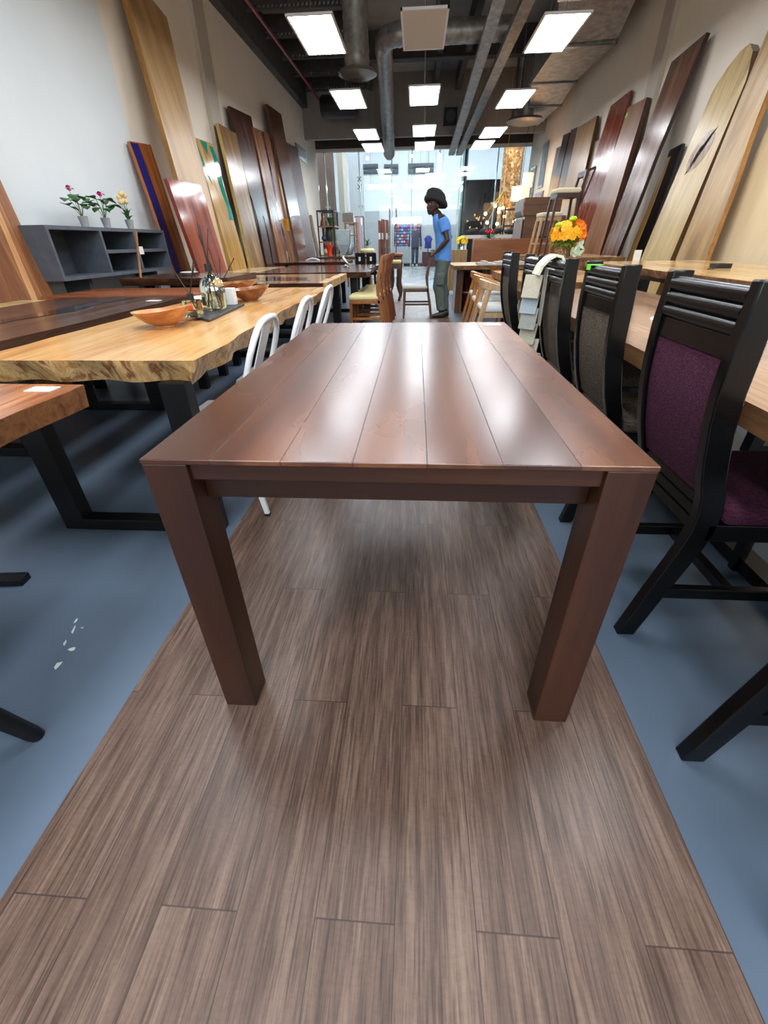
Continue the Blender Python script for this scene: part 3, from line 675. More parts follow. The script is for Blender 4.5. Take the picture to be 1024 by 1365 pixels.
def wd(name, cols, **k): return wood(name, cols, 'Z', **k)
BLUE = plain('blue_resin', (28, 30, 110), .06); TEAL = plain('teal_resin', (24, 140, 122), .06); PURP = plain('purple_resin', (44, 34, 70), .08); BLK = plain('black_crack', (14, 12, 12), .9, spec=.1)
S = lean_slab
# left wall, near to far
W_S1 = wd('brown_plank_panel', [(150, 98, 58), (190, 132, 84), (208, 154, 104)], cross=8, bands=.115, rough=.5)
S('L', (-140, 120), (-34, 165), (-60, 392), (70, 392), W_S1, 'brown striped plank panel leaning on the wall at the far left edge', k=.12, th=.04,
  inlays=[(stripe(a, b, .0, .999, 0, 2), wd('strip_%d' % i, c, cross=10, rough=.5), 'laminated_strip') for i, (a, b, c) in enumerate(((.3, .44, [(110, 64, 36), (136, 86, 52)]), (.52, .64, [(112, 66, 38), (140, 88, 54)]), (.72, .79, [(206, 150, 96), (222, 172, 118)]), (.86, .93, [(134, 84, 50), (156, 102, 64)])))])
S('L', (173, 189), (201, 194), (236, 367), (257, 366), wd('amber_river_slab', [(120, 60, 22), (178, 100, 46), (206, 136, 74)], cross=14, rough=.12, seed=2), 'narrow amber slab with a dark blue resin stripe, right of the grey shelf', off=.0, k=.14, th=.035,
  inlays=[(stripe(.0, .38, .02, .995, .02), BLUE, 'resin_stripe')])
S('L', (152, -60), (222, 24), (272, 360), (303, 356), wd('tall_pale_slab', [(150, 114, 70), (190, 154, 104), (206, 172, 124)], cross=5, rough=.38, seed=3, fine=.15), 'very tall pale slab reaching out of the top of the picture on the left', off=.02, k=.17, th=.06, wr=.03, edge=wd('pale_edge', [(150, 104, 50), (176, 128, 66)]))
S('L', (223, 239), (268, 247), (266, 361), (302, 358), wd('glossy_red_slab', [(104, 44, 26), (150, 66, 40), (176, 88, 54)], cross=8, rough=.12, seed=4), 'short glossy red-brown slab in front of the tall pale slab', off=.46, k=.16, th=.045, edge=wd('red_edge', [(110, 40, 26), (140, 56, 36)]),
  inlays=[(stripe(.35, .38, .1, .7, .02), BLK, 'crack')])
S('L', (259, 184), (284, 193), (309, 356), (327, 350), wd('gold_teal_slab', [(160, 116, 58), (206, 164, 92), (222, 186, 120)], cross=7, rough=.14, seed=5), 'golden slab with teal resin patches near its top', off=.1, k=.15, th=.045,
  inlays=[(stripe(.72, .98, .6, .985, .05), TEAL, 'resin_patch'), ([(.25, .995), (.62, .995), (.5, .93)], TEAL, 'resin_patch'), ([(.02, .99), (.1, .93), (.28, .78), (.05, .84)], TEAL, 'resin_patch'), ([(.8, .2), (.98, .2), (.98, .32), (.9, .3)], TEAL, 'resin_patch')])
S('L', (291, 165), (315, 179), (333, 347), (351, 346), wd('olive_sapwood_slab', [(176, 146, 84), (140, 106, 64), (158, 122, 80), (206, 178, 112)], cross=6, rough=.2, seed=6), 'pale gold slab with a notch at its top corner', off=.08, k=.15, th=.05, wl=.02, edge=wd('yellow_edge', [(190, 156, 84), (214, 186, 116)]))
S('L', (306, 142), (335, 156), (354, 347), (371, 345), wd('dark_walnut_slab', [(54, 34, 28), (84, 54, 44), (106, 72, 60)], cross=7, rough=.22, seed=7), 'wide dark walnut slab with long black cracks', off=.02, k=.15, th=.045,
  inlays=[(stripe(.5, .56, .03, .5, .03), BLK, 'crack'), (stripe(.0, .06, .03, .6, .04), BLK, 'crack')])
S('L', (337, 170), (359, 179), (372, 345), (393, 344), wd('brown_streak_slab', [(106, 66, 38), (146, 96, 58), (166, 114, 74)], cross=7, rough=.24, seed=8), 'brown slab with a thin purple resin line', off=.06, k=.15, th=.045, inlays=[(stripe(.5, .6, .2, .99, .03), PURP, 'resin_line')])
S('L', (356, 139), (375, 153), (398, 344), (410, 343), wd('tall_walnut_board', [(76, 46, 32), (106, 68, 50), (124, 84, 64)], cross=8, rough=.2, seed=9), 'tallest walnut board in the middle of the left row', off=.05, k=.15, th=.05)
S('L', (378, 188), (397, 198), (409, 343), (421, 341), wd('red_walnut_board', [(64, 34, 30), (92, 52, 44), (112, 70, 58)], cross=8, rough=.38, seed=10), 'farthest dark red board of the left row, below the framed print', off=.0, k=.15, th=.04)
# right wall, far to near
T_ = 'dark purple-brown board'
S('R', (742, 198), (748, 195), (722, 300), (729, 300), wd('grey_brown_board', [(96, 84, 72), (126, 112, 96)], cross=9, rough=.3, seed=40), 'thin grey-brown board, farthest slab on the right wall', off=0, k=.15, th=.03)
S('R', (751, 181), (759, 177), (725, 300), (733, 300), wd('dark_plum_board', [(48, 30, 32), (72, 48, 50)], cross=9, rough=.25, seed=41), 'dark plum board, second slab from the far end on the right', off=0, k=.15)
S('R', (761, 174), (770, 170), (731, 310), (741, 310), wd('dark_plum_board2', [(52, 30, 30), (78, 50, 48)], cross=9, rough=.25, seed=42), 'slightly taller dark plum board beside the wide tan one', off=0, k=.15)
S('R', (770, 171), (796, 155), (736, 330), (757, 330), wd('tan_board', [(130, 92, 50), (164, 124, 76), (180, 142, 94)], cross=8, rough=.3, seed=43), 'wide tan board behind the dark bar stool', off=.02, k=.15, edge=wd('tan_edge', [(70, 44, 26), (92, 60, 36)]))
S('R', (787, 191), (803, 186), (748, 332), (768, 332), wd('brown_green_board', [(110, 84, 58), (140, 112, 84), (100, 92, 70)], cross=10, rough=.3, seed=44), 'short brown board with a greenish edge, left of the red boards', off=.02, k=.15, edge=plain('moss_edge', (92, 100, 84), .6))
S('R', (814, 142), (841, 121), (752, 342), (779, 341), wd('mahogany_board', [(96, 38, 24), (126, 58, 38), (146, 78, 56)], cross=9, rough=.16, seed=45), 'glossy red mahogany board beside the grooved brown plank', off=0, k=.15, th=.04)
S('R', (837, 145), (862, 131), (774, 342), (799, 341), wd('brown_laminated_board', [(112, 72, 46), (146, 100, 68), (166, 122, 88)], cross=6, rough=.3, seed=46), 'straight brown laminated board with a green sticker at the top', off=.06, k=.15, th=.07, edge=wd('brown_edge', [(58, 34, 22), (80, 48, 32)]),
  inlays=[([(.03, .955), (.12, .955), (.12, .975), (.03, .975)], plain('green_sticker', (110, 230, 60), .5), 'green_sticker')])
S('R', (895, 84), (941, 45), (801, 342), (822, 341), wd('tall_dark_walnut', [(70, 44, 32), (108, 74, 54), (134, 98, 74)], cross=7, rough=.2, seed=47), 'tall dark walnut slab with a slanted pointed top, right wall', off=.04, k=.16, wr=.03, th=.05, edge=wd('dark_edge', [(40, 24, 18), (60, 38, 28)]))
S('R', (893, 201), (910, 192), (836, 347), (856, 347), plain('black_resin_board', (16, 15, 17), .12), 'low black resin slab with a yellow wooden strip, between the tall slabs', off=.0, k=.15, th=.04,
  inlays=[(stripe(.0, .36, .0, .96, .03), wd('yellow_sapwood', [(150, 98, 48), (206, 164, 92)], cross=14), 'sapwood_strip')])
W_KN = wd('olive_knot_slab', [(156, 124, 78), (198, 168, 112), (218, 192, 136), (176, 146, 96)], cross=6, rough=.3, seed=48, dist=.9)
S('R', (948, 128), (993, 112), (853, 348), (893, 348), W_KN, 'pale live-edge slab with rounded top and a dark knot, right wall', off=.06, k=.17, th=.09, wl=.02, seed=48, top=[(.06, .09), (.2, .2), (.4, .3), (.6, .33), (.8, .25), (.95, .08)], edge=wd('knot_edge', [(92, 66, 40), (120, 90, 56)]),
  inlays=[([(.5+.26*math.cos(a)+.1*math.sin(a), .785+.075*math.sin(a)) for a in [k*PI/10 for k in range(20)]], wd('knot_wood', [(110, 76, 46), (150, 114, 70), (176, 144, 98)], cross=16, along=5, dist=1.5), 'knot'), ([(.30, .70), (.40, .715), (.52, .77), (.60, .80), (.74, .865), (.62, .845), (.52, .815), (.44, .80), (.36, .745)], BLK, 'knot_crack'), ])
S('R', (1036, 10), (1085, -40), (900, 348), (940, 348), wd('brown_live_slab', [(140, 104, 60), (184, 148, 96), (206, 174, 120)], cross=6, rough=.34, seed=49, dist=.8), 'brownish live-edge slab running out of the top right corner', off=.04, k=.17, th=.05, wr=.03, edge=wd('light_bark', [(150, 100, 50), (200, 150, 90)]))
S('R', (1080, 40), (1300, -60), (944, 350), (1140, 352), wd('pale_birch_panel', [(216, 192, 150), (228, 206, 168)], cross=4, rough=.45, seed=50, fine=.08), 'broad pale panel at the right edge behind the tall golden table', off=.0, k=.13, th=.03)

# ------------------------------------------------------------------ black dining chairs
def fabric(k):
    return {'purple': mat_fabric('purple_weave', (44, 16, 32), (92, 42, 68)), 'brown': mat_fabric('brown_tweed', (36, 31, 26), (112, 100, 84))}[k]
FAB = {k: fabric(k) for k in ('purple', 'brown')}
def chair_xz(z):   # back post centre line
    pts = [(0, .715), (.2, .76), (.40, .805), (.5, .80), (.60, .768), (.75, .735), (.9, .724), (1.03, .722)]
    n = len(pts)
    for i in range(n-1):
        a, b = pts[i][0], pts[i+1][0]
        if z <= b:
            sl = lambda j: (pts[min(j+1, n-1)][1]-pts[max(j-1, 0)][1])/(pts[min(j+1, n-1)][0]-pts[max(j-1, 0)][0])
            t = (z-a)/(b-a); h = b-a
            return (2*t**3-3*t*t+1)*pts[i][1] + (t**3-2*t*t+t)*h*sl(i) + (3*t*t-2*t**3)*pts[i+1][1] + (t**3-t*t)*h*sl(i+1)
    return pts[-1][1]
def make_black_chair(kind):
    """local frame: x = world x - .715 (back foot), y from 0 (near post) to .41"""
    t = thing('dining_chair', 'x', 'chair'); X = lambda z: chair_xz(z)-.715; Wd = .385
    for y0_ in (0, Wd-.035):
        m = M(); prev = None; zs = [0, .06, .13, .2, .28, .36, .42, .47, .52, .58, .64, .72, .8, .9, .97, 1.03]
        for z in zs:
            d = .027 + .005*min(1, z/.4) - (.004 if z > .9 else 0)
            ring = [m.bm.verts.new(q) for q in ((X(z)-d, y0_, z), (X(z)+d, y0_, z), (X(z)+d, y0_+.035, z), (X(z)-d, y0_+.035, z))]
            if prev:
                for i in range(4): m._f([prev[i], prev[(i+1) % 4], ring[(i+1) % 4], ring[i]])
            else: m._f(ring[::-1])
            prev = ring
        m._f(prev); part('back_post', m, BLACKWOOD, t, world=False, bevel=.004, smooth='auto')
    for z in (1.0, .967, .934): part('back_rail', M().tube([(X(z)-.012, .033, z), (X(z)-.012, Wd-.033, z)], .018, 12), BLACKWOOD, t, world=False, smooth='auto')
    part('back_rail', M().box(X(.89)-.022, X(.89)+.02, .033, Wd-.033, .868, .918), BLACKWOOD, t, world=False, bevel=.003)
    for z in (.50, .46, .42): part('back_rail', M().box(X(z)-.02, X(z)+.02, .033, Wd-.033, z-.017, z+.017), BLACKWOOD, t, world=False, bevel=.005)
    m = M(); n = 16; prev = None
    for i in range(n+1):
        z0 = .518+(.868-.518)*i/n
        ring = [m.bm.verts.new(q) for q in ((X(z0)-.018, .034, z0), (X(z0)+.018, .034, z0), (X(z0)+.018, Wd-.034, z0), (X(z0)-.018, Wd-.034, z0))]
        if prev:
            for k in range(4): m._f([prev[k], prev[(k+1) % 4], ring[(k+1) % 4], ring[k]])
        else: m._f(ring[::-1])
        prev = ring
    m._f(prev)
    part('back_cushion', m, FAB[kind], t, world=False, smooth='auto')
    part('seat', M().box(.13, .56, -.01, Wd+.01, .44, .495), FAB[kind], t, world=False, bevel=.02, seg=3)
    for y0_ in (0, Wd-.03): part('seat_rail', M().box(.1, .55, y0_, y0_+.03, .385, .44), BLACKWOOD, t, world=False, bevel=.003)
    part('seat_rail', M().box(.52, .55, .03, Wd-.03, .385, .44), BLACKWOOD, t, world=False)
    for y0_ in (0, Wd-.04): part('leg', M().bar((.56, y0_+.02, 0), (.53, y0_+.02, .44), .034, .034, w2=.045, d2=.045), BLACKWOOD, t, world=False, bevel=.004)
    for y0_ in (.008, Wd-.032): part('side_stretcher', M().box(.03, .535, y0_, y0_+.024, .16, .2), BLACKWOOD, t, world=False, bevel=.003)
    part('cross_stretcher', M().box(.25, .28, .03, Wd-.03, .165, .195), BLACKWOOD, t, world=False)
    return t
ch = {'purple': make_black_chair('purple'), 'brown': make_black_chair('brown')}
seen = set()
for kind, y, lab in (('purple', 1.012, 'black high-backed dining chair with purple woven back, nearest on the right'), ('brown', 1.675, 'black dining chair with brown tweed back and a green sticker on its top rail'),
                     ('brown', 2.32, 'black tweed chair with the fabric swatch book hung over its back'), ('brown', 2.84, 'black tweed chair just behind the one with the swatches'), ('brown', 3.66, 'farthest black tweed chair, beside the light wood armchairs'),
                     ('purple', .255, 'black chair mostly outside the lower right edge, only its foot and rung showing')):
    t = ch[kind] if kind not in seen else dup(ch[kind]); seen.add(kind)
    t.location = (.715, y, 0); t['label'] = lab; t['group'] = 'black high-backed chairs on the right'
X = chair_xz(1.0)
m = M(); m.box(X-.034, X+.012, 1.675+.30, 1.675+.365, 1.0165, 1.0185).box(X-.036, X-.0335, 1.675+.31, 1.675+.35, 1.0, 1.0185)
solo('green_sticker', m, plain('green_sticker', (110, 230, 60), .5), 'bright green sticker on the top rail of the second black chair', 'sticker')
# swatch book hanging over third chair
t = thing('fabric_swatch_book', 'long strip of cream and grey fabric swatches draped over a black chair back', 'fabric samples', (.69, 2.62, .45))
fc = [plain('swatch_cream', (222, 218, 196), .9), mat_fabric('swatch_oat', (178, 170, 148), (204, 198, 178)), mat_fabric('swatch_pale_blue', (150, 162, 168), (180, 190, 194)), mat_fabric('swatch_grey', (142, 144, 136), (170, 172, 164)), mat_fabric('swatch_sand', (178, 174, 150), (204, 198, 176))]
ys = 2.6
m = M(); prof = [(X+.03, .96), (X+.028, 1.0), (X+.01, 1.03), (X-.02, 1.036), (X-.05, 1.022), (X-.08, .99), (X-.095, .95)]
for (a, az), (b, bz) in zip(prof, prof[1:]): m.bar((a, ys, az), (b, ys, bz), .125, .012, (0,0,1) if abs(b-a) > abs(bz-az) else (1,0,0))
part('top_flap', m, fc[0], t, label='cream rolled-over flap')
for i in range(7):
    zt = .95-i*.078; xo = X-.04+chair_xz(zt)-chair_xz(.95); yy = ys-.012+.01*(i % 2)
    sv, nv = Vector((.036, -.034, 0)), Vector((-.69, -.72, 0)); c0 = Vector((xo-.062, yy, zt)); c1 = c0 + nv*.022 + Vector((0, 0, -.108)); bk = c0 + nv*.002 + Vector((0, 0, -.09)); m = M()
    m.hexa([c1-sv, c1+sv, c1+sv-nv*.005, c1-sv-nv*.005, c0-sv+nv*.006, c0+sv+nv*.006, c0+sv, c0-sv]); m.hexa([c1-sv, c1+sv, c1+sv+Vector((0,0,.006)), c1-sv+Vector((0,0,.006)), bk-sv, bk+sv, bk+sv+Vector((0,0,.006)), bk-sv+Vector((0,0,.006))])
    part('swatch', m, fc[1+i % 4], t)
part('backing_strip', M().bar((X-.036, ys+.02, .97), (X-.03, ys+.02, .7), .006, .05, (0,1,0)), plain('swatch_backing', (190, 186, 170), .9), t)

# ------------------------------------------------------------------ white metal chairs at the honey slab
def make_metal_chair():
    t = thing('metal_chair', 'x', 'chair')   # local: back towards +x, seat towards -x, y centred
    h = [(-.15, -.17, .45), (-.10, -.178, .56), (-.055, -.182, .67), (-.03, -.178, .74), (-.012, -.16, .79), (-.002, -.128, .825), (.004, -.09, .845), (.006, -.04, .852)]
    P = h + [(x, -y, z) for x, y, z in h[::-1]]
    part('back_frame', M().tube(P, .0125, 10), WHITE, t, world=False, smooth='auto')
    part('back_splat', M().hexa([(-.155, -.055, .45), (-.15, -.055, .45), (-.15, .055, .45), (-.155, .055, .45), (.003, -.055, .845), (.008, -.055, .845), (.008, .055, .845), (.003, .055, .845)]), WHITE, t, world=False)
    part('seat', M().box(-.42, -.13, -.17, .17, .44, .455), WHITE, t, world=False, bevel=.01)
    for sx, sy in ((-.40, -1), (-.40, 1), (-.15, -1), (-.15, 1)):
        f = (sx + (-.04 if sx < -.2 else .07), sy*.18, 0)
        lg = part('leg', M().bar((sx, sy*.165, .44), (f[0], f[1], .012), .035, .02, w2=.022, d2=.014), WHITE, t, world=False)
        part('foot_cap', M().box(f[0]-.013, f[0]+.013, f[1]-.013, f[1]+.013, 0, .012), plain('black_rubber', (20, 20, 20), .8), lg, world=False)
    part('brace', M().bar((-.40, -.17, .25), (-.13, .17, .25), .012, .012).bar((-.40, .17, .25), (-.13, -.17, .25), .012, .012), WHITE, t, world=False)
    return t
c0 = make_metal_chair()
for i, (x, y, lab) in enumerate(((-.61, 1.86, 'nearest white metal bistro chair beside the honey slab table'), (-.60, 2.56, 'middle white metal bistro chair beside the honey slab table'), (-.60, 3.26, 'farthest white metal bistro chair with open back beside the honey slab table'))):
    t = c0 if i == 0 else dup(c0); t.location = (x, y, 0); t['label'] = lab; t['group'] = 'white metal chairs'

# ------------------------------------------------------------------ grey shelf unit, plants
SH = mottled('slate_grey_laminate', (72, 80, 90), (86, 94, 104), 14, .45)
x0, x1, y0, y1, z0, z1 = XL+.004, -2.93, 3.84, 5.7, .87, 1.262; T = .028
yd, yd2 = at(139, 330, 'x', x1).y, at(183, 330, 'x', x1).y
t = thing('shelf_unit', 'grey open wall shelf unit with one big bay and four small ones, at the left', 'shelf', (-3.1, 4.8, z0))
part('top_board', M().box(x0, x1, y0, y1, z1-T, z1), SH, t); part('bottom_board', M().box(x0, x1, y0, y1, z0, z0+T), SH, t)
for y in (y0, yd, yd2, y1-T): part('upright', M().box(x0, x1, y, y+T, z0+T, z1-T), SH, t)
part('back_panel', M().box(x0, x0+.01, y0, y1, z0, z1), SH, t); zm = (z0+z1)/2-.01
part('inner_shelf', M().box(x0+.01, x1, yd+T, yd2, zm, zm+T), SH, t); part('inner_shelf', M().box(x0+.01, x1, yd2+T, y1-T, zm, zm+T), SH, t)
part('cable_hole', M().lathe([(.035, 0), (.035, .004)], (x0+.011, 4.12, 1.08), 16, ax='x'), plain('black_hole', (8, 8, 9), .9), t)
for y in (4.3, 5.5): part('bracket', M().box(x0, -3.05, y, y+.05, .68, z0), SH, t)
part('price_tag', M().box(x1, x1+.003, yd2+.02, yd2+.1, zm-.02, zm+.05), plain('card_white', (225, 225, 220), .6), t)
STEM = plain('plant_stem', (84, 116, 58), .6); LEAF = mottled('leaf_green', (30, 78, 34), (52, 110, 46), 30, .45); POT = mottled('grey_cement_pot', (138, 140, 142), (164, 166, 168), 20, .8)
def pot(t, c, r=.042, h=.085):
    part('pot', M().lathe([(r*.68, 0), (r, h), (r*.86, h), (r*.8, h-.012), (.002, h-.014)], c, 18), POT, t, smooth='auto')
rnd = random.Random(3)
for i, (px, fl, lab) in enumerate(((113, 'a', 'potted plant with a small pale pink flower, leftmost on the grey shelf'), (142, 'b', 'potted plant with a bright magenta flower, middle one on the grey shelf'), (173, 'c', 'potted plant with cream pompom flowers, rightmost on the grey shelf'))):
    b = at(px+1, 302, 'z', z1); b = Vector((-3.04, at(px, 298, 'x', -3.04).y, z1)); t = thing('potted_plant', lab, 'plant', b); pot(t, b)
    top = b + Vector((0, 0, .07))
    if fl != 'c':
        m = M(); L = M()
        for k, (dy, dz) in enumerate(((-.08, .14), (-.03, .17), (.05, .16), (.09, .12), (.02, .1), (-.09, .09), (.1, .16))):
            e = top + Vector((rnd.uniform(-.05, .06), dy, dz)); m.tube([top, top.lerp(e, .5)+Vector((0, 0, .02)), e], .0025, 5)
            L.leaf(e, e + Vector((rnd.uniform(-.02, .07), .1 if dy > 0 else -.1, -.02+rnd.uniform(-.03, .03))), .095, .15); L.leaf(e+Vector((.01, 0, -.01)), e + Vector((.05, -.06 if dy > 0 else .05, -.04)), .07, .15)
        part('stems', m, STEM, t); part('leaves', L, LEAF, t)
        f = top + Vector((.03, -.11 if fl == 'a' else -.02, .19 if fl == 'a' else .18)); m = M()
        for k in range(6):
            a = k*PI/3; m.leaf(f, f + Vector((.015, math.cos(a)*(.05 if fl == 'a' else .06), .012+.03*abs(math.sin(a)))), .036, .3)
        m.ball(f+Vector((.01, 0, .012)), .014, n=8, m=5)
        part('flower', m, plain('pink_petal' if fl == 'a' else 'magenta_petal', (206, 120, 140) if fl == 'a' else (222, 50, 140), .5), t)
        part('flower_stem', M().tube([top, f], .002, 5), STEM, t)
    else:
        m = M(); L = M(); Q = M()
        for k in range(12):
            a = k*2.4; L.leaf(top + Vector((0, 0, .0)), top + Vector((math.cos(a)*.05, math.sin(a)*.075, .05+.03*(k % 3))), .03, .2)
        for dy, dz in ((-.06, .2), (-.035, .17), (0, .24), (.03, .22), (-.03, .23), (.03, .17), (-.08, .16), (.0, .18)):
            e = top + Vector((.01*math.sin(dz*90), dy, dz)); m.tube([top, e], .0018, 5); Q.ball(e, .023, n=10, m=6, noise=.08)
        part('stems', m, STEM, t); part('leaves', L, LEAF, t); part('flowers', Q, plain('cream_pompom', (224, 198, 140), .9), t)
a, b = at(187, 372, 'z', .845), at(181, 308, 'x', -2.72)
solo('wooden_pole', M().tube([(-2.62, at(187, 368, 'x', -2.62).y, .85), (-2.66, at(181, 308, 'x', -2.66).y, at(181, 308, 'x', -2.66).z)], .012, 8), wd('pole_wood', [(120, 80, 44), (156, 110, 66)]), 'thin brown wooden pole standing in front of the grey shelf', 'pole', smooth='auto')
a = at(203, 372, 'z', .85); solo('white_dish', M().lathe([(.05, 0), (.09, .03), (.085, .032), (.02, .008)], (-2.35, 4.9, .8455), 20), WHITE, 'small white dish on the dark slab below the grey shelf', 'dish', smooth='auto')

# ------------------------------------------------------------------ things on the honey slab
def bowl(c, rx, ry, h, mat, label, rot=0, tilt=.15):
    m = M(); n = 36; prof = [(.34, 0), (.34, .09), (.6, .3), (.85, .68), (1, 1), (.95, .99), (.8, .66), (.55, .3), (.3, .12), (.02, .09)]; prev = None
    for r, z in prof:
        ring = []
        for k in range(n):
            a = 2*PI*k/n; x, y = math.cos(a)*r*rx, math.sin(a)*r*ry
            zz = z*h*(1+tilt*math.cos(a)+.04*math.cos(2*a))
            ring.append(m.bm.verts.new((c[0]+x*math.cos(rot)-y*math.sin(rot), c[1]+x*math.sin(rot)+y*math.cos(rot), c[2]+zz)))
        if prev:
            for k in range(n): m._f([prev[k], prev[(k+1) % n], ring[(k+1) % n], ring[k]])
        else: m._f(ring[::-1])
        prev = ring
    m._f(prev)
    return solo('wooden_bowl', m, mat, label, 'bowl', 'wooden bowls on the honey slab', smooth='auto')
BW = wood('turned_bowl_wood', [(150, 84, 40), (204, 140, 84), (222, 168, 112)], 'X', cross=16, rough=.3, seed=60)
BW2 = wood('two_tone_bowl_wood', [(92, 50, 30), (160, 104, 66), (206, 164, 116)], 'Y', cross=12, rough=.25, seed=61)
o = bowl((-1.262, 2.24, .7625), .146, .115, .08, BW, 'shallow oval light wooden bowl, nearest one on the honey slab', rot=.1)
a = at(222, 415, 'z', .80); solo('price_card', M().box(-1.28, -1.23, 2.23, 2.27, .7735, .7755), plain('card_white', (225, 225, 220), .6), 'white card lying inside the nearest wooden bowl', 'card')
bowl((-1.19, 3.34, .7625), .145, .14, .085, BW2, 'dark and light wooden bowl at the end of the diffuser tray', rot=.4)
bowl((-1.52, 3.86, .7625), .22, .17, .085, BW2, 'larger two-tone wooden bowl, farthest on the honey slab', rot=.2)
solo('white_dish', M().lathe([(.1, 0), (.16, .02), (.155, .023), (.05, .006)], (-1.52, 3.42, .7625), 24), plain('speckled_white', (214, 214, 206), .4), 'speckled white plate behind the glass diffusers', 'dish', smooth='auto')
CP = [at(250, 421, 'z', .765), at(279, 429, 'z', .765), at(326, 407, 'z', .765), at(303, 400, 'z', .765)]
m = M().prism([(p.x, p.y) for p in CP], lambda u, v, w: (u, v, .7625+.014*w)); solo('display_tray', m, plain('charcoal_tray', (44, 44, 46), .5), 'charcoal rectangular tray holding the glass diffusers', 'tray', bevel=.003)
zt = .777; GLS = mat_glass(); LIQ = mat_glass('scented_liquid', (236, 226, 190)); REED = plain('black_reed', (20, 18, 18), .6); CAP = plain('matt_black_cap', (24, 24, 26), .5)
def reeds(t, base, ends):
    for e in ends: part('reed', M().tube([base, e], .0028, 5), REED, t)
c = at(258, 424, 'z', .78); c = (-1.20, 2.45, zt)
t = thing('reed_diffuser', 'small square glass diffuser with an orange sticker, nearest end of the tray', 'diffuser', c, 'diffusers on the tray')
part('glass_body', M().box(c[0]-.04, c[0]+.04, c[1]-.035, c[1]+.035, zt, zt+.085), GLS, t, bevel=.006); part('liquid', M().box(c[0]-.033, c[0]+.033, c[1]-.028, c[1]+.028, zt+.008, zt+.035), LIQ, t)
part('cap', M().lathe([(.017, zt+.085), (.017, zt+.115), (.006, zt+.115)], (c[0], c[1], 0), 14), CAP, t); part('sticker', M().box(c[0]-.005, c[0]+.017, c[1]-.037, c[1]-.0355, zt+.04, zt+.062), plain('orange_sticker', (240, 70, 30), .5), t)
q = (c[0], c[1], zt+.11); reeds(t, q, [tuple(at(229, 357, 'y', 2.5)), tuple(at(258, 345, 'y', 2.45)), tuple(at(260, 346, 'y', 2.5))]); reeds(t, (c[0]+.03, c[1], zt+.02), [q])
c = (-1.205, 2.76, zt)
t = thing('reed_diffuser', 'large round clear glass diffuser bottle in the middle of the tray', 'diffuser', c, 'diffusers on the tray')
part('glass_body', M().lathe([(.05, zt), (.062, zt+.006), (.07, zt+.07), (.073, zt+.12), (.062, zt+.155), (.03, zt+.178), (.018, zt+.185), (.018, zt+.2)], (c[0], c[1], 0), 28), GLS, t, smooth='auto')
part('liquid', M().lathe([(.048, zt+.008), (.06, zt+.012), (.065, zt+.09), (.001, zt+.09)], (c[0], c[1], 0), 24), LIQ, t, smooth='auto'); part('cap', M().lathe([(.02, zt+.2), (.02, zt+.24), (.008, zt+.24)], (c[0], c[1], 0), 16), CAP, t)
part('label', M().box(c[0]-.045, c[0]-.025, c[1]-.074, c[1]-.07, zt+.03, zt+.075), CAP, t)
q = (c[0], c[1], zt+.235); reeds(t, q, [tuple(at(263, 298, 'y', 2.8)), tuple(at(266, 300, 'y', 2.85)), tuple(at(277, 305, 'y', 2.8))]); reeds(t, (c[0]+.03, c[1]-.03, zt+.02), [q]); reeds(t, (c[0]-.02, c[1], zt+.02), [q])
c = (-1.29, 3.1, zt)
t = thing('reed_diffuser', 'amber capped diffuser behind the white box, far end of the tray', 'diffuser', c, 'diffusers on the tray')
part('glass_body', M().lathe([(.035, zt), (.04, zt+.005), (.04, zt+.08), (.02, zt+.09)], (c[0], c[1], 0), 20), GLS, t, smooth='auto'); part('cap', M().lathe([(.02, zt+.09), (.022, zt+.12), (.01, zt+.12)], (c[0], c[1], 0), 14), plain('brass_cap', (176, 130, 70), .3, .8), t)
reeds(t, (c[0], c[1], zt+.11), [tuple(at(312, 344, 'y', 3.05)), tuple(at(276, 344, 'y', 3.1)), tuple(at(278, 331, 'y', 3.1)), tuple(at(292, 344, 'y', 3.1))])
t = thing('gift_box', 'small white box with a black label on the tray, beside the round bottle', 'box', (-1.205, 3.0, zt)); c = (-1.205, 3.0)
part('carton', M().box(c[0]-.04, c[0]+.035, c[1]-.03, c[1]+.03, zt, zt+.095), plain('matt_white_card', (226, 228, 230), .6), t, bevel=.002); part('label', M().box(c[0]-.035, c[0]-.012, c[1]-.0315, c[1]-.0302, zt+.02, zt+.07), CAP, t)

# ------------------------------------------------------------------ middle distance, left
def loft(m, rings, n=18):
    prev = None
    for (cx, cy, cz, rx, ry) in rings:
        ring = [m.bm.verts.new((cx+math.cos(2*PI*k/n)*rx, cy+math.sin(2*PI*k/n)*ry, cz)) for k in range(n)]
        if prev:
            for k in range(n): m._f([prev[k], prev[(k+1) % n], ring[(k+1) % n], ring[k]])
        else: m._f(ring[::-1])
        prev = ring
    m._f(prev); return m
# silver vase
c = at(461, 356, 'z', .763); SV = mottled('brushed_pewter', (128, 142, 144), (150, 164, 166), 12, .35, metal=.5); CH = plain('mirror_chrome', (220, 224, 226), .06, 1)
t = thing('silver_vase', 'tall pewter-coloured vase with a round lobe and a curled chrome foot, on the walnut slab', 'vase', (c.x, c.y, .763))
zt2 = at(461, 306, 'y', c.y).z
m = M(); prev = None
for z, w_, d_ in ((.93, .02, .02), (1.0, .07, .03), (1.08, .105, .04), (zt2, .115, .045)):
    ring = [m.bm.verts.new((c.x-.015+a*w_, c.y+b*d_, z)) for a, b in ((-1,-1),(1,-1),(1,1),(-1,1))]
    if prev:
        for i in range(4): m._f([prev[i], prev[(i+1) % 4], ring[(i+1) % 4], ring[i]])
    else: m._f(ring[::-1])
    prev = ring
m._f(prev); part('vase_body', m, SV, t, bevel=.006)
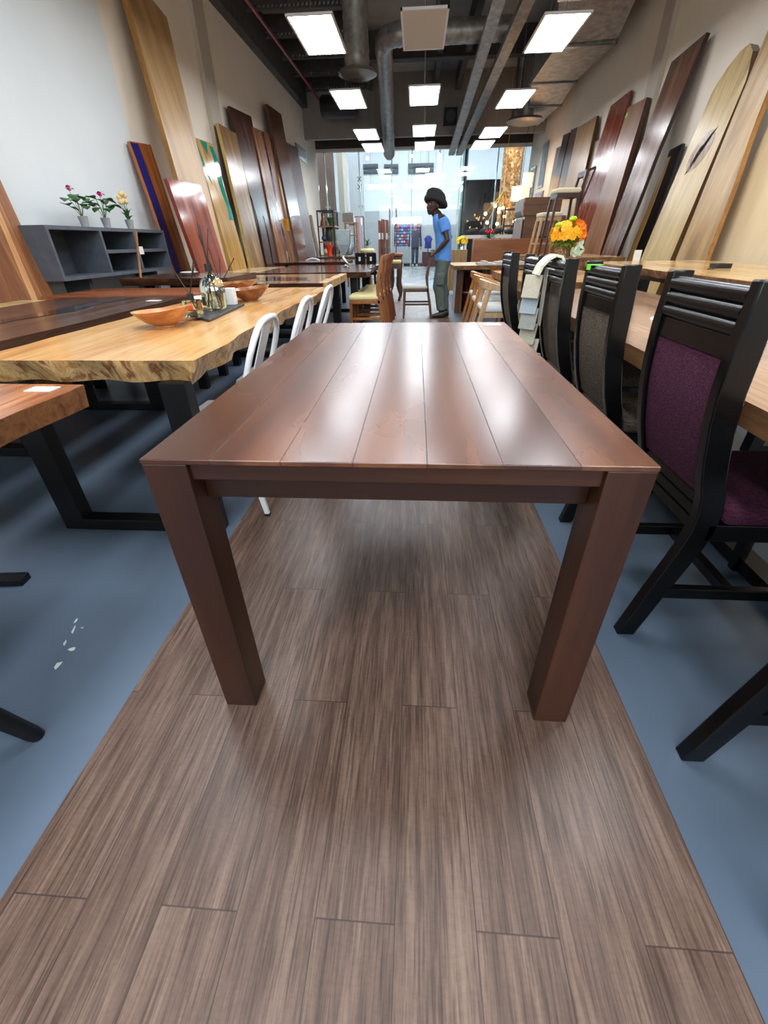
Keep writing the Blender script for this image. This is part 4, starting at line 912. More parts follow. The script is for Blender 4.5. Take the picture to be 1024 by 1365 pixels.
part('vase_lobe', M().ball((c.x+.075, c.y+.05, 1.03), .075, .045, .1, 18, 12), SV, t, smooth='auto')
part('curled_foot', M().tube([(c.x-.01, c.y, .95), (c.x-.04, c.y, .9), (c.x+.0, c.y, .85), (c.x+.05, c.y, .80), (c.x+.03, c.y, .775), (c.x-.02, c.y, .79)], [.012, .02, .024, .024, .018, .01], 10), CH, t, smooth='auto')
part('foot_ring', M().lathe([(.05, .763), (.06, .768), (.02, .775)], (c.x, c.y, 0), 20), CH, t, smooth='auto')
# wooden dining chairs with cream seats
def make_wood_chair(wd1, cush):
    """local: faces -x, back posts at x=0, y 0..0.42"""
    t = thing('wooden_chair', 'x', 'chair')
    for y in (0, .4):
        P = [(.05, 0), (.02, .2), (-.03, .45), (-.045, .6), (-.02, .78), (.03, .96)]; m = M(); prev = None
        for x, z in P:
            ring = [m.bm.verts.new(q) for q in ((x-.02, y, z), (x+.02, y, z), (x+.02, y+.028, z), (x-.02, y+.028, z))]
            if prev:
                for i in range(4): m._f([prev[i], prev[(i+1) % 4], ring[(i+1) % 4], ring[i]])
            else: m._f(ring[::-1])
            prev = ring
        m._f(prev); part('back_post', m, wd1, t, world=False, bevel=.004)
    for z, x in ((.91, .012), (.72, -.033), (.6, -.042)): part('back_rail', M().box(x-.012, x+.012, .028, .4, z-.03, z+.03), wd1, t, world=False, bevel=.004)
    part('seat_frame', M().box(-.43, -.01, 0, .428, .40, .445), wd1, t, world=False, bevel=.004)
    part('seat_cushion', M().box(-.445, -.03, -.005, .433, .445, .50), cush, t, world=False, bevel=.022, seg=3)
    for y in (0, .39): part('leg', M().bar((-.42, y+.018, 0), (-.41, y+.018, .40), .028, .028, w2=.04, d2=.04), wd1, t, world=False)
    for y in (.005, .4): part('stretcher', M().box(-.4, .0, y, y+.02, .2, .23), wd1, t, world=False)
    return t
OR1 = wd('orange_teak', [(130, 76, 36), (172, 112, 60)], cross=16, rough=.3); OR2 = wd('red_teak', [(104, 50, 28), (142, 76, 44)], cross=16, rough=.3)
CREAMY = mat_fabric('cream_velour', (196, 184, 128), (220, 208, 156))
ca, cb = make_wood_chair(OR1, CREAMY), make_wood_chair(OR2, CREAMY)
for i, (src, y, lab) in enumerate(((ca, 6.35, 'orange wooden chair with cream seat, nearest of the row by the walnut slab'), (ca, 6.82, 'second orange wooden chair in the row by the walnut slab'), (cb, 7.29, 'third chair of the row by the walnut slab, reddish wood'), (cb, 7.76, 'farthest reddish wooden chair of the row by the walnut slab'))):
    t = src if (src['label'] == 'x') else dup(src); t.location = (-.47+.02*i, y, 0); t['label'] = lab; t['group'] = 'wooden chairs along the walnut slab'
DKW = wd('walnut_chair_wood', [(78, 50, 32), (104, 70, 46)], cross=16, rough=.3)
t = make_wood_chair(DKW, LGREY); t.location = (.22, 7.86, .003); t['label'] = 'brown wooden chair with pale seat that the man in blue is holding'
# black chairs behind, red vase, shelves
def simple_chair(name, x, y, w_, z_seat, ztop, mat, seat, label, group=None, round_=False):
    t = thing(name, label, 'chair', (x, y, 0), group)
    part('seat', M().box(x-w_/2, x+w_/2, y, y+w_, z_seat-.04, z_seat+.02), seat, t, bevel=.015)
    for a in (0, 1):
        for b in (0, 1): part('leg', M().bar((x+(a-.5)*(w_-.05), y+.025+b*(w_-.05), 0), (x+(a-.5)*(w_-.08), y+.03+b*(w_-.06), z_seat-.04), .03, .03), mat, t)
    if round_:
        P = [(x+math.cos(a_)*w_/2, y+.02, z_seat+.0+(ztop-z_seat)*max(0, math.sin(a_))**.5) for a_ in [PI*k/12 for k in range(13)]]
        part('back_frame', M().tube(P, .016, 8), mat, t, smooth='auto')
    else: part('backrest', M().box(x-w_/2, x+w_/2, y, y+.035, z_seat+.02, ztop), mat, t, bevel=.02)
    return t
zc_ = at(370, 335, 'y', 10.6).z
simple_chair('padded_chair', at(371, 340, 'y', 10.7).x, 10.7, .42, .46, zc_, mat_fabric('taupe_fabric', (140, 134, 116), (166, 160, 140)), LGREY, 'taupe chair with rounded back, in front of the gold floor lamp')
simple_chair('metal_chair', at(417, 349, 'y', 10.6).x, 10.6, .5, .46, .83, WHITE, WHITE, 'white round-topped metal chair behind the long thin dark slab', None, True)
BLKF = mat_fabric('black_fabric', (14, 14, 15), (30, 30, 32))
for px, lab in ((481, 'left of two small black padded chairs behind the walnut slab'), (496, 'right of two small black padded chairs behind the walnut slab')):
    x = at(px-1, 340, 'y', 9.6).x; t = simple_chair('padded_chair', x, 9.6, .19, .6, at(px, 337, 'y', 9.6).z, BLKF, BLKF, lab, 'small black chairs')
    part('price_tag', M().box(x-.03, x+.01, 9.594, 9.598, .8, .87), plain('card_white', (225, 225, 220), .6), t)
t = thing('slab_table', 'dark glossy table under the red vase', 'table', (-1.9, 11.6, 0))
part('tabletop', slab_top(-2.5, -1.15, 11.2, 12.0, .84, .05, seed=20), [W_L5, W_L9], t)
for x in (-2.4, -1.3): part('leg', M().box(x, x+.08, 11.5, 11.6, 0, .79), DARKMETAL, t)
c = at(440, 344, 'z', .84); c = Vector((at(440, 344, 'y', 11.5).x, 11.5, .841)); h = at(440, 326, 'y', 11.5).z - .841
solo('red_vase', M().lathe([(.045, 0), (.055, .01), (.05, h*.4), (.06, h*.6), (.1, h*.95), (.105, h), (.09, h), (.04, h*.6), (.001, h*.5)], c, 22), plain('orange_red_glaze', (232, 62, 36), .25), 'orange-red waisted vase in front of the black shelving', 'vase', smooth='auto')
GOLD = mottled('gold_foil_shade', (150, 100, 16), (226, 172, 40), 26, .35, metal=.5)
x = at(377, 300, 'y', 11.3).x; y = 11.3
t = thing('floor_lamp', 'slim floor lamp with a gold drum shade before the leaning slabs', 'lamp', (x, y, 0))
part('base', M().lathe([(.13, 0), (.13, .015), (.02, .03)], (x, y, 0), 20), plain('brass', (190, 150, 70), .3, .9), t); part('pole', M().tube([(x, y, .02), (x, y, at(377, 310, 'y', y).z)], .01, 8), plain('brass', (190, 150, 70), .3, .9), t)
za, zb = at(377, 308, 'y', y).z, at(377, 292, 'y', y).z; part('lamp_shade', M().lathe([(.135, za), (.15, zb), (.145, zb), (.13, za)], (x, y, 0), 24), GOLD, t, smooth='auto')
# black shelving
Y = 13.2; xa, xb = at(423, 300, 'y', Y).x, at(444, 300, 'y', Y).x; zt3 = at(430, 282, 'y', Y).z
t = thing('shelving_unit', 'tall black metal frame shelving with wooden shelves near the glass front, left', 'shelf', ((xa+xb)/2, Y, 0))
for x in (xa, xb):
    for y in (Y, Y+.7): part('post', M().box(x, x+.03, y, y+.03, 0, zt3), DARKMETAL, t)
part('top_frame', M().box(xa, xb+.03, Y, Y+.03, zt3, zt3+.03).box(xa, xb+.03, Y+.7, Y+.73, zt3, zt3+.03).box(xa, xa+.03, Y, Y+.73, zt3, zt3+.03).box(xb, xb+.03, Y, Y+.73, zt3, zt3+.03), DARKMETAL, t)
SW = wood('shelf_oak', [(130, 92, 54), (166, 124, 80)], 'X', cross=14); szs = []
for py in (301, 322, 340):
    z = at(430, py, 'y', Y).z; szs.append(z); part('shelf_board', M().box(xa+.002, xb+.028, Y+.03, Y+.7, z-.03, z), SW, t)
for i, (fx, si, shp, col, lab, nm) in enumerate(((.25, 0, 'cone', (120, 78, 50), 'brown cone-shaped ornament on the upper shelf of the black shelving', 'ornament'), (.75, 0, 'pot', (54, 100, 50), 'green leafy pot on the upper shelf of the black shelving', 'plant_pot'), (.6, 1, 'tall', (52, 70, 50), 'tall dark green vase on the middle shelf', 'vase'), (.25, 1, 'ball', (70, 74, 120), 'small blue round vase on the middle shelf', 'vase'), (.3, 2, 'ball', (220, 210, 190), 'white round candle pot on the bottom shelf', 'candle'), (.8, 2, 'pot', (90, 70, 60), 'small brown pot on the bottom shelf', 'plant_pot'))):
    c = (xa+(xb-xa)*fx+.02, Y+.25, szs[si])
    pr = {'cone': [(.1, 0), (.08, .1), (.03, .2), (.01, .24)], 'pot': [(.06, 0), (.09, .12), (.12, .18), (.05, .2)], 'tall': [(.07, 0), (.11, .1), (.1, .3), (.05, .36)], 'ball': [(.03, 0), (.08, .05), (.08, .1), (.04, .15)]}[shp]
    solo(nm, M().lathe(pr, c, 16), plain('glaze_%d' % i, col, .4), lab, 'ornament', 'ornaments on the black shelving', smooth='auto')
# mirror stand shelf, garment, far bits
Y = 14.2; xa, xb = at(459, 300, 'y', Y).x, at(476, 300, 'y', Y).x; z1_ = at(465, 296, 'y', Y).z
t = thing('shelving_unit', 'light wooden open shelf with a small white round mirror, left of the glass doors', 'shelf', ((xa+xb)/2, Y, 0))
for x in (xa, xb-.05): part('side_post', M().box(x, x+.05, Y, Y+.35, 0, z1_), SW, t)
for py in (297, 313, 329, 345):
    z = at(465, py, 'y', Y).z; part('shelf_board', M().box(xa+.05, xb-.05, Y, Y+.35, z-.03, z), SW, t)
zq = at(465, 313, 'y', Y).z
tt = thing('table_mirror', 'small white round mirror on a stand, on the light wooden shelf', 'mirror', ((xa+xb)/2, Y+.1, zq))
part('stand', M().lathe([(.05, zq), (.02, zq+.02), (.015, zq+.12)], ((xa+xb)/2, Y+.1, 0), 12), WHITE, tt); part('frame', M().lathe([(.07, -.01), (.08, 0), (.07, .01)], ((xa+xb)/2, Y+.1, zq+.19), 18, ax='y'), WHITE, tt)
a, b = at(457, 284, 'y', Y+.1), at(472, 297, 'y', Y+.1); solo('storage_crate', M().box(a.x, b.x, Y+.0, Y+.33, z1_+.001, a.z), wd('grey_driftwood', [(112, 106, 96), (140, 134, 124)]), 'grey driftwood crate on top of the light wooden shelf', 'crate')
a, b = at(476, 290, 'y', 14.6), at(482, 340, 'y', 14.6)
t = thing('hanging_cloth', 'pale lilac cloth hanging on a rail beside the wooden shelf', 'cloth', ((a.x+b.x)/2, 14.6, 0))
m = M()
for i in range(5): x = a.x+(b.x-a.x)*(i+.5)/5; m.tube([(x, 14.6, .5), (x+.01, 14.61, 1.2), (x, 14.6, a.z)], .035, 8)
part('cloth', m, plain('lilac_cloth', (176, 160, 176), .9), t, smooth='auto'); part('rail', M().tube([(a.x-.1, 14.6, a.z+.02), (b.x+.1, 14.6, a.z+.02)], .015, 8).tube([(a.x-.1, 14.6, a.z+.02), (a.x-.1, 14.6, 0)], .015, 8).tube([(b.x+.1, 14.6, a.z+.02), (b.x+.1, 14.6, 0)], .015, 8), STEEL, t)
Y = 13.5; c = at(490, 338, 'y', Y); t = thing('pouffe', 'round cream pouffe on a pedestal, in front of the glass', 'stool', (c.x, Y, 0)); za = at(490, 338, 'y', Y).z; zb = at(490, 331, 'y', Y).z
part('cushion', M().lathe([(.16, za), (.2, za+.04), (.2, zb-.04), (.16, zb)], (c.x, Y, 0), 20), CREAMY, t, smooth='auto'); part('pedestal', M().lathe([(.12, 0), (.1, za)], (c.x, Y, 0), 14), SW, t)
L = M()
for k in range(14): a_ = k*2.4; L.leaf((c.x, Y, zb), (c.x+math.cos(a_)*.14, Y+math.sin(a_)*.1, zb+.1+.04*(k % 4)), .04, .2)
t = thing('potted_plant', 'small green plant sitting on the cream pouffe', 'plant', (c.x, Y, zb)); part('pot', M().lathe([(.04, zb), (.05, zb+.06)], (c.x, Y, 0), 12), POT, t); part('leaves', L, LEAF, t)
# tall slatted stands
Y = 9.3
for i, (px0, px1, py0, lab) in enumerate(((504, 507, 294, 'leftmost upright wooden slat rack with white tags'), (508, 512, 292, 'middle upright wooden slat rack, the tallest of the three'), (514, 517, 293, 'rightmost upright wooden slat rack beside the door handles'))):
    a, b = at(px0, py0, 'y', Y+i*.15), at(px1, py0, 'y', Y+i*.15); yy = Y+i*.15
    t = thing('slat_rack', lab, 'rack', ((a.x+b.x)/2, yy, 0), 'upright slat racks')
    for x in (a.x, b.x-.022): part('upright', M().box(x, x+.022, yy, yy+.03, 0, a.z).box(x, x+.022, yy+.3, yy+.33, 0, a.z), OR2, t)
    m = M()
    for k in range(7): m.box(a.x, b.x, yy+.03, yy+.3, .15+k*.17, .18+k*.17)
    part('slats', m, OR2, t); part('price_tag', M().box(a.x+.005, a.x+.04, yy-.004, yy-.001, 1.15, 1.25), plain('card_white', (225, 225, 220), .6), t)
# carved stools
for i, (px0, px1, py0, Y, lab) in enumerate(((519, 537, 338, 11.2, 'carved wooden stool with polished top, in front of the glass doors'), (518, 535, 347, 10.4, 'cream-cushioned carved stool before the other carved one'))):
    a, b = at(px0, py0, 'y', Y), at(px1, py0, 'y', Y); w_ = b.x-a.x; t = thing('carved_stool', lab, 'stool', ((a.x+b.x)/2, Y, 0), 'carved stools')
    part('seat', M().box(a.x, b.x, Y, Y+w_, a.z-.07, a.z), CREAMY if i else OR2, t, bevel=.03); part('seat_frame', M().box(a.x+.02, b.x-.02, Y+.02, Y+w_-.02, a.z-.16, a.z-.07), DKW, t)
    for k in (0, 1):
        for l in (0, 1): x = a.x+.05+k*(w_-.1); y = Y+.05+l*(w_-.1); part('leg', M().tube([(x, y, 0), (x+(.03 if k else -.03), y, .12), (x-(.02 if k else -.02), y, .3), (x, y, a.z-.16)], [.03, .025, .04, .045], 10), DKW, t, smooth='auto')
# framed print left wall, corner clutter
a, b = at(394, 190, 'x', XL+.02), at(410, 230, 'x', XL+.02)
FR = plain('silver_frame', (130, 132, 134), .3, .6); PR = mottled('black_white_print', (60, 62, 64), (190, 190, 186), 9, .5)
t = thing('framed_print', 'black and white framed print high on the left wall near the glass', 'picture', (XL, a.y, b.z)); za, zb = b.z+.2, a.z
part('frame', M().box(XL+.002, XL+.03, a.y, b.y, za, zb), FR, t); part('print', M().box(XL+.03, XL+.034, a.y+.1, b.y-.1, za+.08, zb-.08), PR, t)
for i, (px, py, r, c_, lab) in enumerate(((414, 302, .05, (120, 104, 88), 'brown rolled item leaning in the far left corner'), (418, 306, .04, (40, 40, 38), 'dark rolled item leaning in the far left corner, left of the black shelving'), (421, 318, .03, (180, 140, 84), 'tan rolled item leaning nearest the black shelving'))):
    q = at(px, py-14+i*4, 'x', XL+.12); solo('fabric_roll', M().tube([(XL+.6, 13.9+i*.25, .03), (XL+.12, q.y if q.y < 15.5 else 15.3, q.z)], r, 10), plain('roll_%d' % i, c_, .7), lab, 'roll', smooth='auto')

# ------------------------------------------------------------------ right side, middle distance
def make_armchair(wd1):
    """local: faces +x, back at x=0, y centred"""
    t = thing('armchair', 'x', 'chair')
    P = [(.40, -.25, .66), (.2, -.255, .69), (.06, -.22, .725), (0, -.12, .74), (-.012, 0, .745), (0, .12, .74), (.06, .22, .725), (.2, .255, .69), (.40, .25, .66)]
    m = M(); prev = None
    for i, p in enumerate(P):
        p = Vector(p); d = (Vector(P[min(i+1, 8)])-Vector(P[max(i-1, 0)])).normalized(); sd = Vector((-d.y, d.x, 0)).normalized(); h_ = .075 if 1 < i < 7 else .05
        ring = [m.bm.verts.new(q) for q in (p+sd*.02+Vector((0,0,-h_)), p-sd*.02+Vector((0,0,-h_)), p-sd*.02, p+sd*.02)]
        if prev:
            for k in range(4): m._f([prev[k], prev[(k+1) % 4], ring[(k+1) % 4], ring[k]])
        else: m._f(ring[::-1])
        prev = ring
    m._f(prev); part('top_rail', m, wd1, t, world=False, bevel=.005)
    for sy in (-1, 1):
        part('leg', M().bar((-.09, sy*.25, 0), (.06, sy*.2, .69), .035, .04, w2=.06, d2=.04), wd1, t, world=False, bevel=.003)
        part('leg', M().bar((.46, sy*.25, 0), (.38, sy*.235, .66), .03, .03, w2=.035, d2=.035), wd1, t, world=False, bevel=.003)
        part('side_rail', M().bar((.02, sy*.215, .40), (.42, sy*.235, .40), .02, .05), wd1, t, world=False)
    part('cross_rail', M().bar((.02, -.2, .4), (.02, .2, .4), .02, .05).bar((.42, -.22, .4), (.42, .22, .4), .02, .05), wd1, t, world=False)
    part('seat_cushion', M().box(-.01, .44, -.23, .23, .425, .49), LGREY, t, world=False, bevel=.025, seg=3)
    return t
PALEW = wd('pale_ash', [(176, 140, 100), (206, 174, 136)], cross=16, rough=.35); HONW = wd('honey_oak', [(156, 98, 46), (196, 136, 74)], cross=16, rough=.3)
ca, cb = make_armchair(PALEW), make_armchair(HONW)
for src, x, y, lab in ((ca, .74, 5.45, 'pale ash armchair with grey seat, nearest of the light wood armchairs'), (cb, .76, 6.2, 'middle honey oak armchair with grey seat'), (cb, .80, 6.95, 'farthest honey oak armchair, next to the console table')):
    t = src if src['label'] == 'x' else dup(src); t.location = (x, y, 0); t['label'] = lab; t['group'] = 'light wood armchairs'
# console slab on a cabinet base
t = thing('slab_table', 'light slab table with a white runner beyond the armchairs, right of the man', 'table', (1.4, 8.9, 0))
part('tabletop', slab_top(.60, 2.2, 8.0, 9.3, .765, .06, wn=.015, wl=.01, inset=.01, seed=25), [W_PALE, W_R2E], t, smooth='auto')
part('base_panel', M().box(.70, .82, 8.5, 9.1, 0, .705), wd('cabinet_brown', [(92, 58, 34), (120, 80, 48)]), t); part('base_panel', M().box(1.14, 1.28, 8.5, 9.1, 0, .705), wd('cabinet_brown2', [(92, 58, 34), (120, 80, 48)]), t); part('base_back', M().box(.82, 1.14, 9.05, 9.1, 0, .705), DKW, t)
t = thing('carved_pillar', 'dark red carved pillar ornament standing between the console panels', 'ornament', (.94, 8.75, 0)); m = M()
prof = [(.08, 0), (.09, .03)]
for k in range(9): prof += [(.05, .06+k*.06), (.07, .09+k*.06)]
part('shaft', M().lathe(prof+[(.045, .62)], (.93, 8.8, 0), 14), plain('oxblood_carving', (84, 26, 24), .4), t, smooth='auto'); part('beads', M().lathe([(.074, .3), (.08, .31), (.074, .32)], (.93, 8.8, 0), 12), plain('ivory_bead', (200, 180, 160), .5), t)
solo('storage_crate', M().box(.99, 1.12, 8.6, 9.0, 0, .5), wd('crate_wood', [(120, 84, 52), (146, 108, 70)]), 'brown box beside the carved pillar under the light slab table', 'box')
m = M(); n = 14
for i in range(n):
    x = 1.0+1.05*i/n; m.box(x, x+.076, 8.03, 8.4, .767, .80+.02*math.sin(i*1.7))
solo('table_runner', m, mat_fabric('grey_white_cloth', (176, 174, 168), (206, 204, 198)), 'folded grey-white cloth runner on the light slab table', 'cloth')
# sideboard
SB = wood('orange_brown_veneer', [(126, 70, 32), (156, 92, 46), (170, 106, 58)], 'X', cross=5, rough=.35)
a, b = at(633, 319, 'y', 10.2), at(744, 347, 'y', 10.2)
t = thing('sideboard', 'long orange-brown sideboard with plain back, behind the armchairs', 'cabinet', ((a.x+b.x)/2, 10.4, 0)); x1_ = 2.75
part('carcass', M().box(a.x, x1_, 10.2, 10.6, .12, a.z), SB, t, bevel=.01)
for x in (a.x+.05, x1_-.1):
    for y in (10.22, 10.53): part('leg', M().box(x, x+.05, y, y+.05, 0, .12), DKW, t)
solo('laptop_tray', M().box(at(716, 318, 'y', 10.3).x, 2.7, 10.25, 10.5, a.z+.001, a.z+.03), DARKMETAL, 'thin dark tray on the right end of the sideboard', 'tray')
# white table with black rolls
Y = 12; zt4 = at(650, 313, 'y', Y).z; a, b = at(618, 316, 'y', Y), at(722, 311, 'y', Y)
t = thing('counter_table', 'high white counter table on thin legs carrying black rolled bags', 'table', ((a.x+b.x)/2, Y, 0))
part('top', M().box(a.x, b.x, Y, Y+.7, zt4-.07, zt4), plain('off_white_board', (196, 190, 178), .5), t)
for x in (a.x+.05, (a.x+b.x)/2, b.x-.1):
    for y in (Y+.05, Y+.6): part('leg', M().box(x, x+.04, y, y+.04, 0, zt4-.07), WHITE, t)
BR = mottled('black_knit', (20, 20, 24), (60, 60, 66), 60, .9, 1.0)
for i in range(6):
    x = at(630+i*17, 308, 'y', Y).x
    m = M(); P = []
    for k in range(15): P.append((x-.12+.26*k/14, Y+.1+.03*math.sin(k*.6+i), zt4+.055+.04*(k/14 if i < 3 else 0)))
    m.tube(P, [.03+.025*math.sin(PI*k/14)+.006*(k % 2) for k in range(15)], 10)
    solo('rolled_bag', m, BR, ['leftmost dark quilted roll on the white counter', 'second dark quilted roll from the left on the white counter', 'third dark quilted roll on the white counter', 'fourth dark quilted roll on the white counter, left of the glass', 'fifth dark quilted roll on the white counter, next to last', 'rightmost dark quilted roll on the white counter'][i], 'bag', 'dark rolls on the white counter', smooth='auto')
x = at(652, 313, 'y', 11.2).x; z = .55
t = thing('potted_plant', 'plant with small red flowers behind the sideboard', 'plant', (x, 11.2, 0)); zf = at(652, 309, 'y', 11.2).z
part('pot', M().lathe([(.1, 0), (.14, .5), (.12, .5)], (x, 11.2, 0), 16), POT, t); part('stem', M().tube([(x, 11.2, .5), (x, 11.2, zf-.05)], .012, 6), STEM, t)
L = M(); R_ = M()
for k in range(22): a_ = k*2.4; q = Vector((x, 11.2, zf-.12)); L.leaf(q, q+Vector((math.cos(a_)*.2, math.sin(a_)*.08, .03+.05*math.sin(k))), .05, .2)
for k in range(9): R_.ball((x-.08+.02*k, 11.15, zf+.02*math.sin(k*2)), .022, n=8, m=5)
part('leaves', L, LEAF, t); part('flowers', R_, plain('scarlet_petal', (206, 30, 40), .5), t)
# tan box with yellow flowers by the man
Y = 11.5; a, b = at(600, 333, 'y', Y), at(622, 352, 'y', Y)
t = thing('cabinet', 'tan cabinet with yellow flowers on it, just right of the man', 'cabinet', ((a.x+b.x)/2, Y, 0)); part('carcass', M().box(a.x, b.x, Y, Y+.4, .1, a.z), wd('tan_cabinet', [(140, 108, 66), (170, 138, 92)]), t, bevel=.005)
for x in (a.x, b.x-.04): part('leg', M().box(x, x+.04, Y+.02, Y+.38, 0, .1), DKW, t)
def bouquet(t, c, r, n, mat, leafmat, zb, rnd, pr=.03, green=None):
    F_, G, S_ = M(), M(), M()
    for k in range(n):
        a_ = rnd.uniform(0, 2*PI); ph = math.acos(rnd.uniform(-.15, 1)); d = Vector((math.sin(ph)*math.cos(a_)*r, math.sin(ph)*math.sin(a_)*r, math.cos(ph)*r*.75)); q = Vector(c)+d; nn = d.normalized()
        tt_ = nn.orthogonal().normalized(); bb = nn.cross(tt_)
        for j in range(9):
            th_ = j*2*PI/9; F_.leaf(q, q+(tt_*math.cos(th_)+bb*math.sin(th_))*pr+nn*pr*.3, pr*.62, .1, nn)
        F_.ball(q+nn*.004, pr*.3, n=6, m=4); S_.tube([(c[0], c[1], zb), tuple(q)], .002, 4)
    for k in range(n): a_ = k*2.4; q = Vector((c[0], c[1], c[2]-r*.35)); G.leaf(q, q+Vector((math.cos(a_)*r*.9, math.sin(a_)*r*.9, rnd.uniform(-.06, .02))), r*.3, .2)
    part('flowers', F_, mat, t); part('leaves', G, leafmat, t); part('stems', S_, STEM, t)
YEL = mottled('yellow_petal', (226, 150, 4), (238, 184, 16), 12, .6)
q = at(616, 322, 'y', Y+.1); t = thing('flower_vase', 'small clear vase of yellow flowers on the tan cabinet', 'flowers', (q.x, Y+.1, a.z))
part('vase', M().lathe([(.04, a.z+.001), (.05, a.z+.12)], (q.x, Y+.1, 0), 14), GLS, t); bouquet(t, (q.x, Y+.1, q.z), .11, 16, plain('lemon_petal', (250, 214, 30), .6), LEAF, a.z+.05, random.Random(5), .05)
q = at(610, 332, 'y', Y); 
# big flower vase on the golden slab
Y = 5.6; zb = .763; c = at(747, 345, 'y', Y); q = at(755, 313, 'y', Y)
t = thing('flower_vase', 'textured glass vase with a big bunch of yellow and orange flowers', 'flowers', (c.x, Y, zb)); zv = at(747, 324, 'y', Y).z
BV = N('amber_textured_glass'); vo = BV.n('ShaderNodeTexVoronoi'); vo.inputs['Scale'].default_value = 45; BV.l(BV.coords(), vo.inputs[0])
BV.set(col=BV.ramp(vo.outputs[0], [(.1, lin((206, 190, 156))), (.6, lin((130, 98, 60)))]), rough=.1, trans=.35, bump=vo.outputs[0], bs=.8)
part('vase', M().lathe([(.075, zb), (.082, zb+.01), (.08, zv-.02), (.09, zv), (.082, zv), (.072, zv-.02), (.07, zb+.02), (.001, zb+.018)], (c.x, Y, 0), 26), BV.m, t, smooth='auto')
bouquet(t, (q.x-.0, Y, q.z-.01), .16, 75, YEL, mottled('olive_leaf', (86, 110, 24), (130, 150, 40), 14, .5), zb+.1, random.Random(9), .04)
F_ = M(); rnd = random.Random(11)
for k in range(14):
    a_ = -.9+1.9*k/13; q2 = Vector((q.x+.155*math.cos(a_), Y-.08+rnd.uniform(-.03, .03), q.z+.13*math.sin(a_)))
    for j in range(9): th_ = j*2*PI/9; F_.leaf(q2, q2+Vector((math.cos(th_)*.032, -.014, math.sin(th_)*.032)), .02, .1, (0, -1, 0))
part('flowers', F_, plain('orange_petal', (232, 118, 6), .6), t, label='orange flowers on the right of the bunch')
for dx in (-.1, .03): part('pompom_flower', M().ball((q.x+dx, Y-.04, q.z+.1+(.04 if dx > 0 else -.01)), .042, .04, .024, 12, 7, .12), plain('lime_pompom', (164, 200, 20), .8), t, label='lime green round flower head')
L = M()
for k in range(16): q2 = Vector((q.x+.09, Y-.08, q.z-.12)); a_ = k*.9; L.leaf(q2+Vector((rnd.uniform(-.04, .06), 0, rnd.uniform(-.08, .08))), q2+Vector((.03+.07*math.cos(a_), -.03, -.02+.07*math.sin(a_))), .034, .15, (0, -1, 0))
part('leaves', L, mottled('silver_green_leaf', (150, 176, 150), (204, 216, 190), 20, .5), t, label='pale silver-green leaves hanging over the rim')
# display table and stools
t = thing('slab_table', 'raised tan display table under the bar stools by the right wall', 'table', (2.4, 8.2, 0))
part('tabletop', slab_top(1.75, 2.95, 7.2, 9.1, .88, .06, seed=27), [W_R2, W_R2E], t)
for x in (1.85, 2.78):
    for y in (7.3, 8.9): part('leg', M().box(x, x+.07, y, y+.07, 0, .82), DKW, t)
def stool(px0, px1, pys, Y, zb, mat, cush, label, back=True, w_=None):
    a, b = at(px0, pys, 'y', Y), at(px1, pys, 'y', Y); w_ = b.x-a.x; zs = a.z; t = thing('bar_stool', label, 'stool', ((a.x+b.x)/2, Y, zb), 'bar stools on the display table')
    part('seat_cushion', M().box(a.x, b.x, Y, Y+.38, zs-.02, zs+.04), cush, t, bevel=.02, seg=3); part('seat_frame', M().box(a.x+.01, b.x, Y+.01, Y+.37, zs-.07, zs-.02), mat, t)
    for x, dx in ((a.x+.02, -.06), (b.x-.03, .02)):
        for y, dy in ((Y+.03, -.02), (Y+.35, .02)): part('leg', M().bar((x+dx, y+dy, zb), (x, y, zs-.07), .028, .028, w2=.035, d2=.035), mat, t)
    z_ = zb+.3*(zs-zb); part('footrest', M().bar((a.x-.02, Y+.02, z_), (b.x-.01, Y+.02, z_), .02, .02).bar((a.x-.02, Y+.36, z_), (b.x-.01, Y+.36, z_), .02, .02).bar((a.x-.02, Y+.02, z_), (a.x-.02, Y+.36, z_), .02, .02), mat, t)
    if back:
        for y in (Y+.02, Y+.35): part('back_post', M().bar((b.x-.02, y, zs-.07), (b.x+.03, y, zs+.22), .035, .035), mat, t)
        part('back_rail', M().box(b.x+.01, b.x+.05, Y, Y+.38, zs+.16, zs+.24), mat, t, bevel=.01); part('arm', M().bar((b.x+.03, Y+.02, zs+.22), (b.x+.13, Y+.02, zs+.26), .03, .03).bar((b.x+.13, Y+.02, zs+.26), (b.x+.02, Y+.02, zs-.15), .025, .025), mat, t)
    return t
stool(743, 776, 255, 7.6, .8805, plain('dark_maroon_wood', (52, 24, 24), .35), CREAM, 'dark maroon bar stool with cream seat, standing on the display table')
stool(722, 750, 287, 8.45, .8805, PALEW, CREAM, 'backless pale wood stool behind the dark bar stool', False)
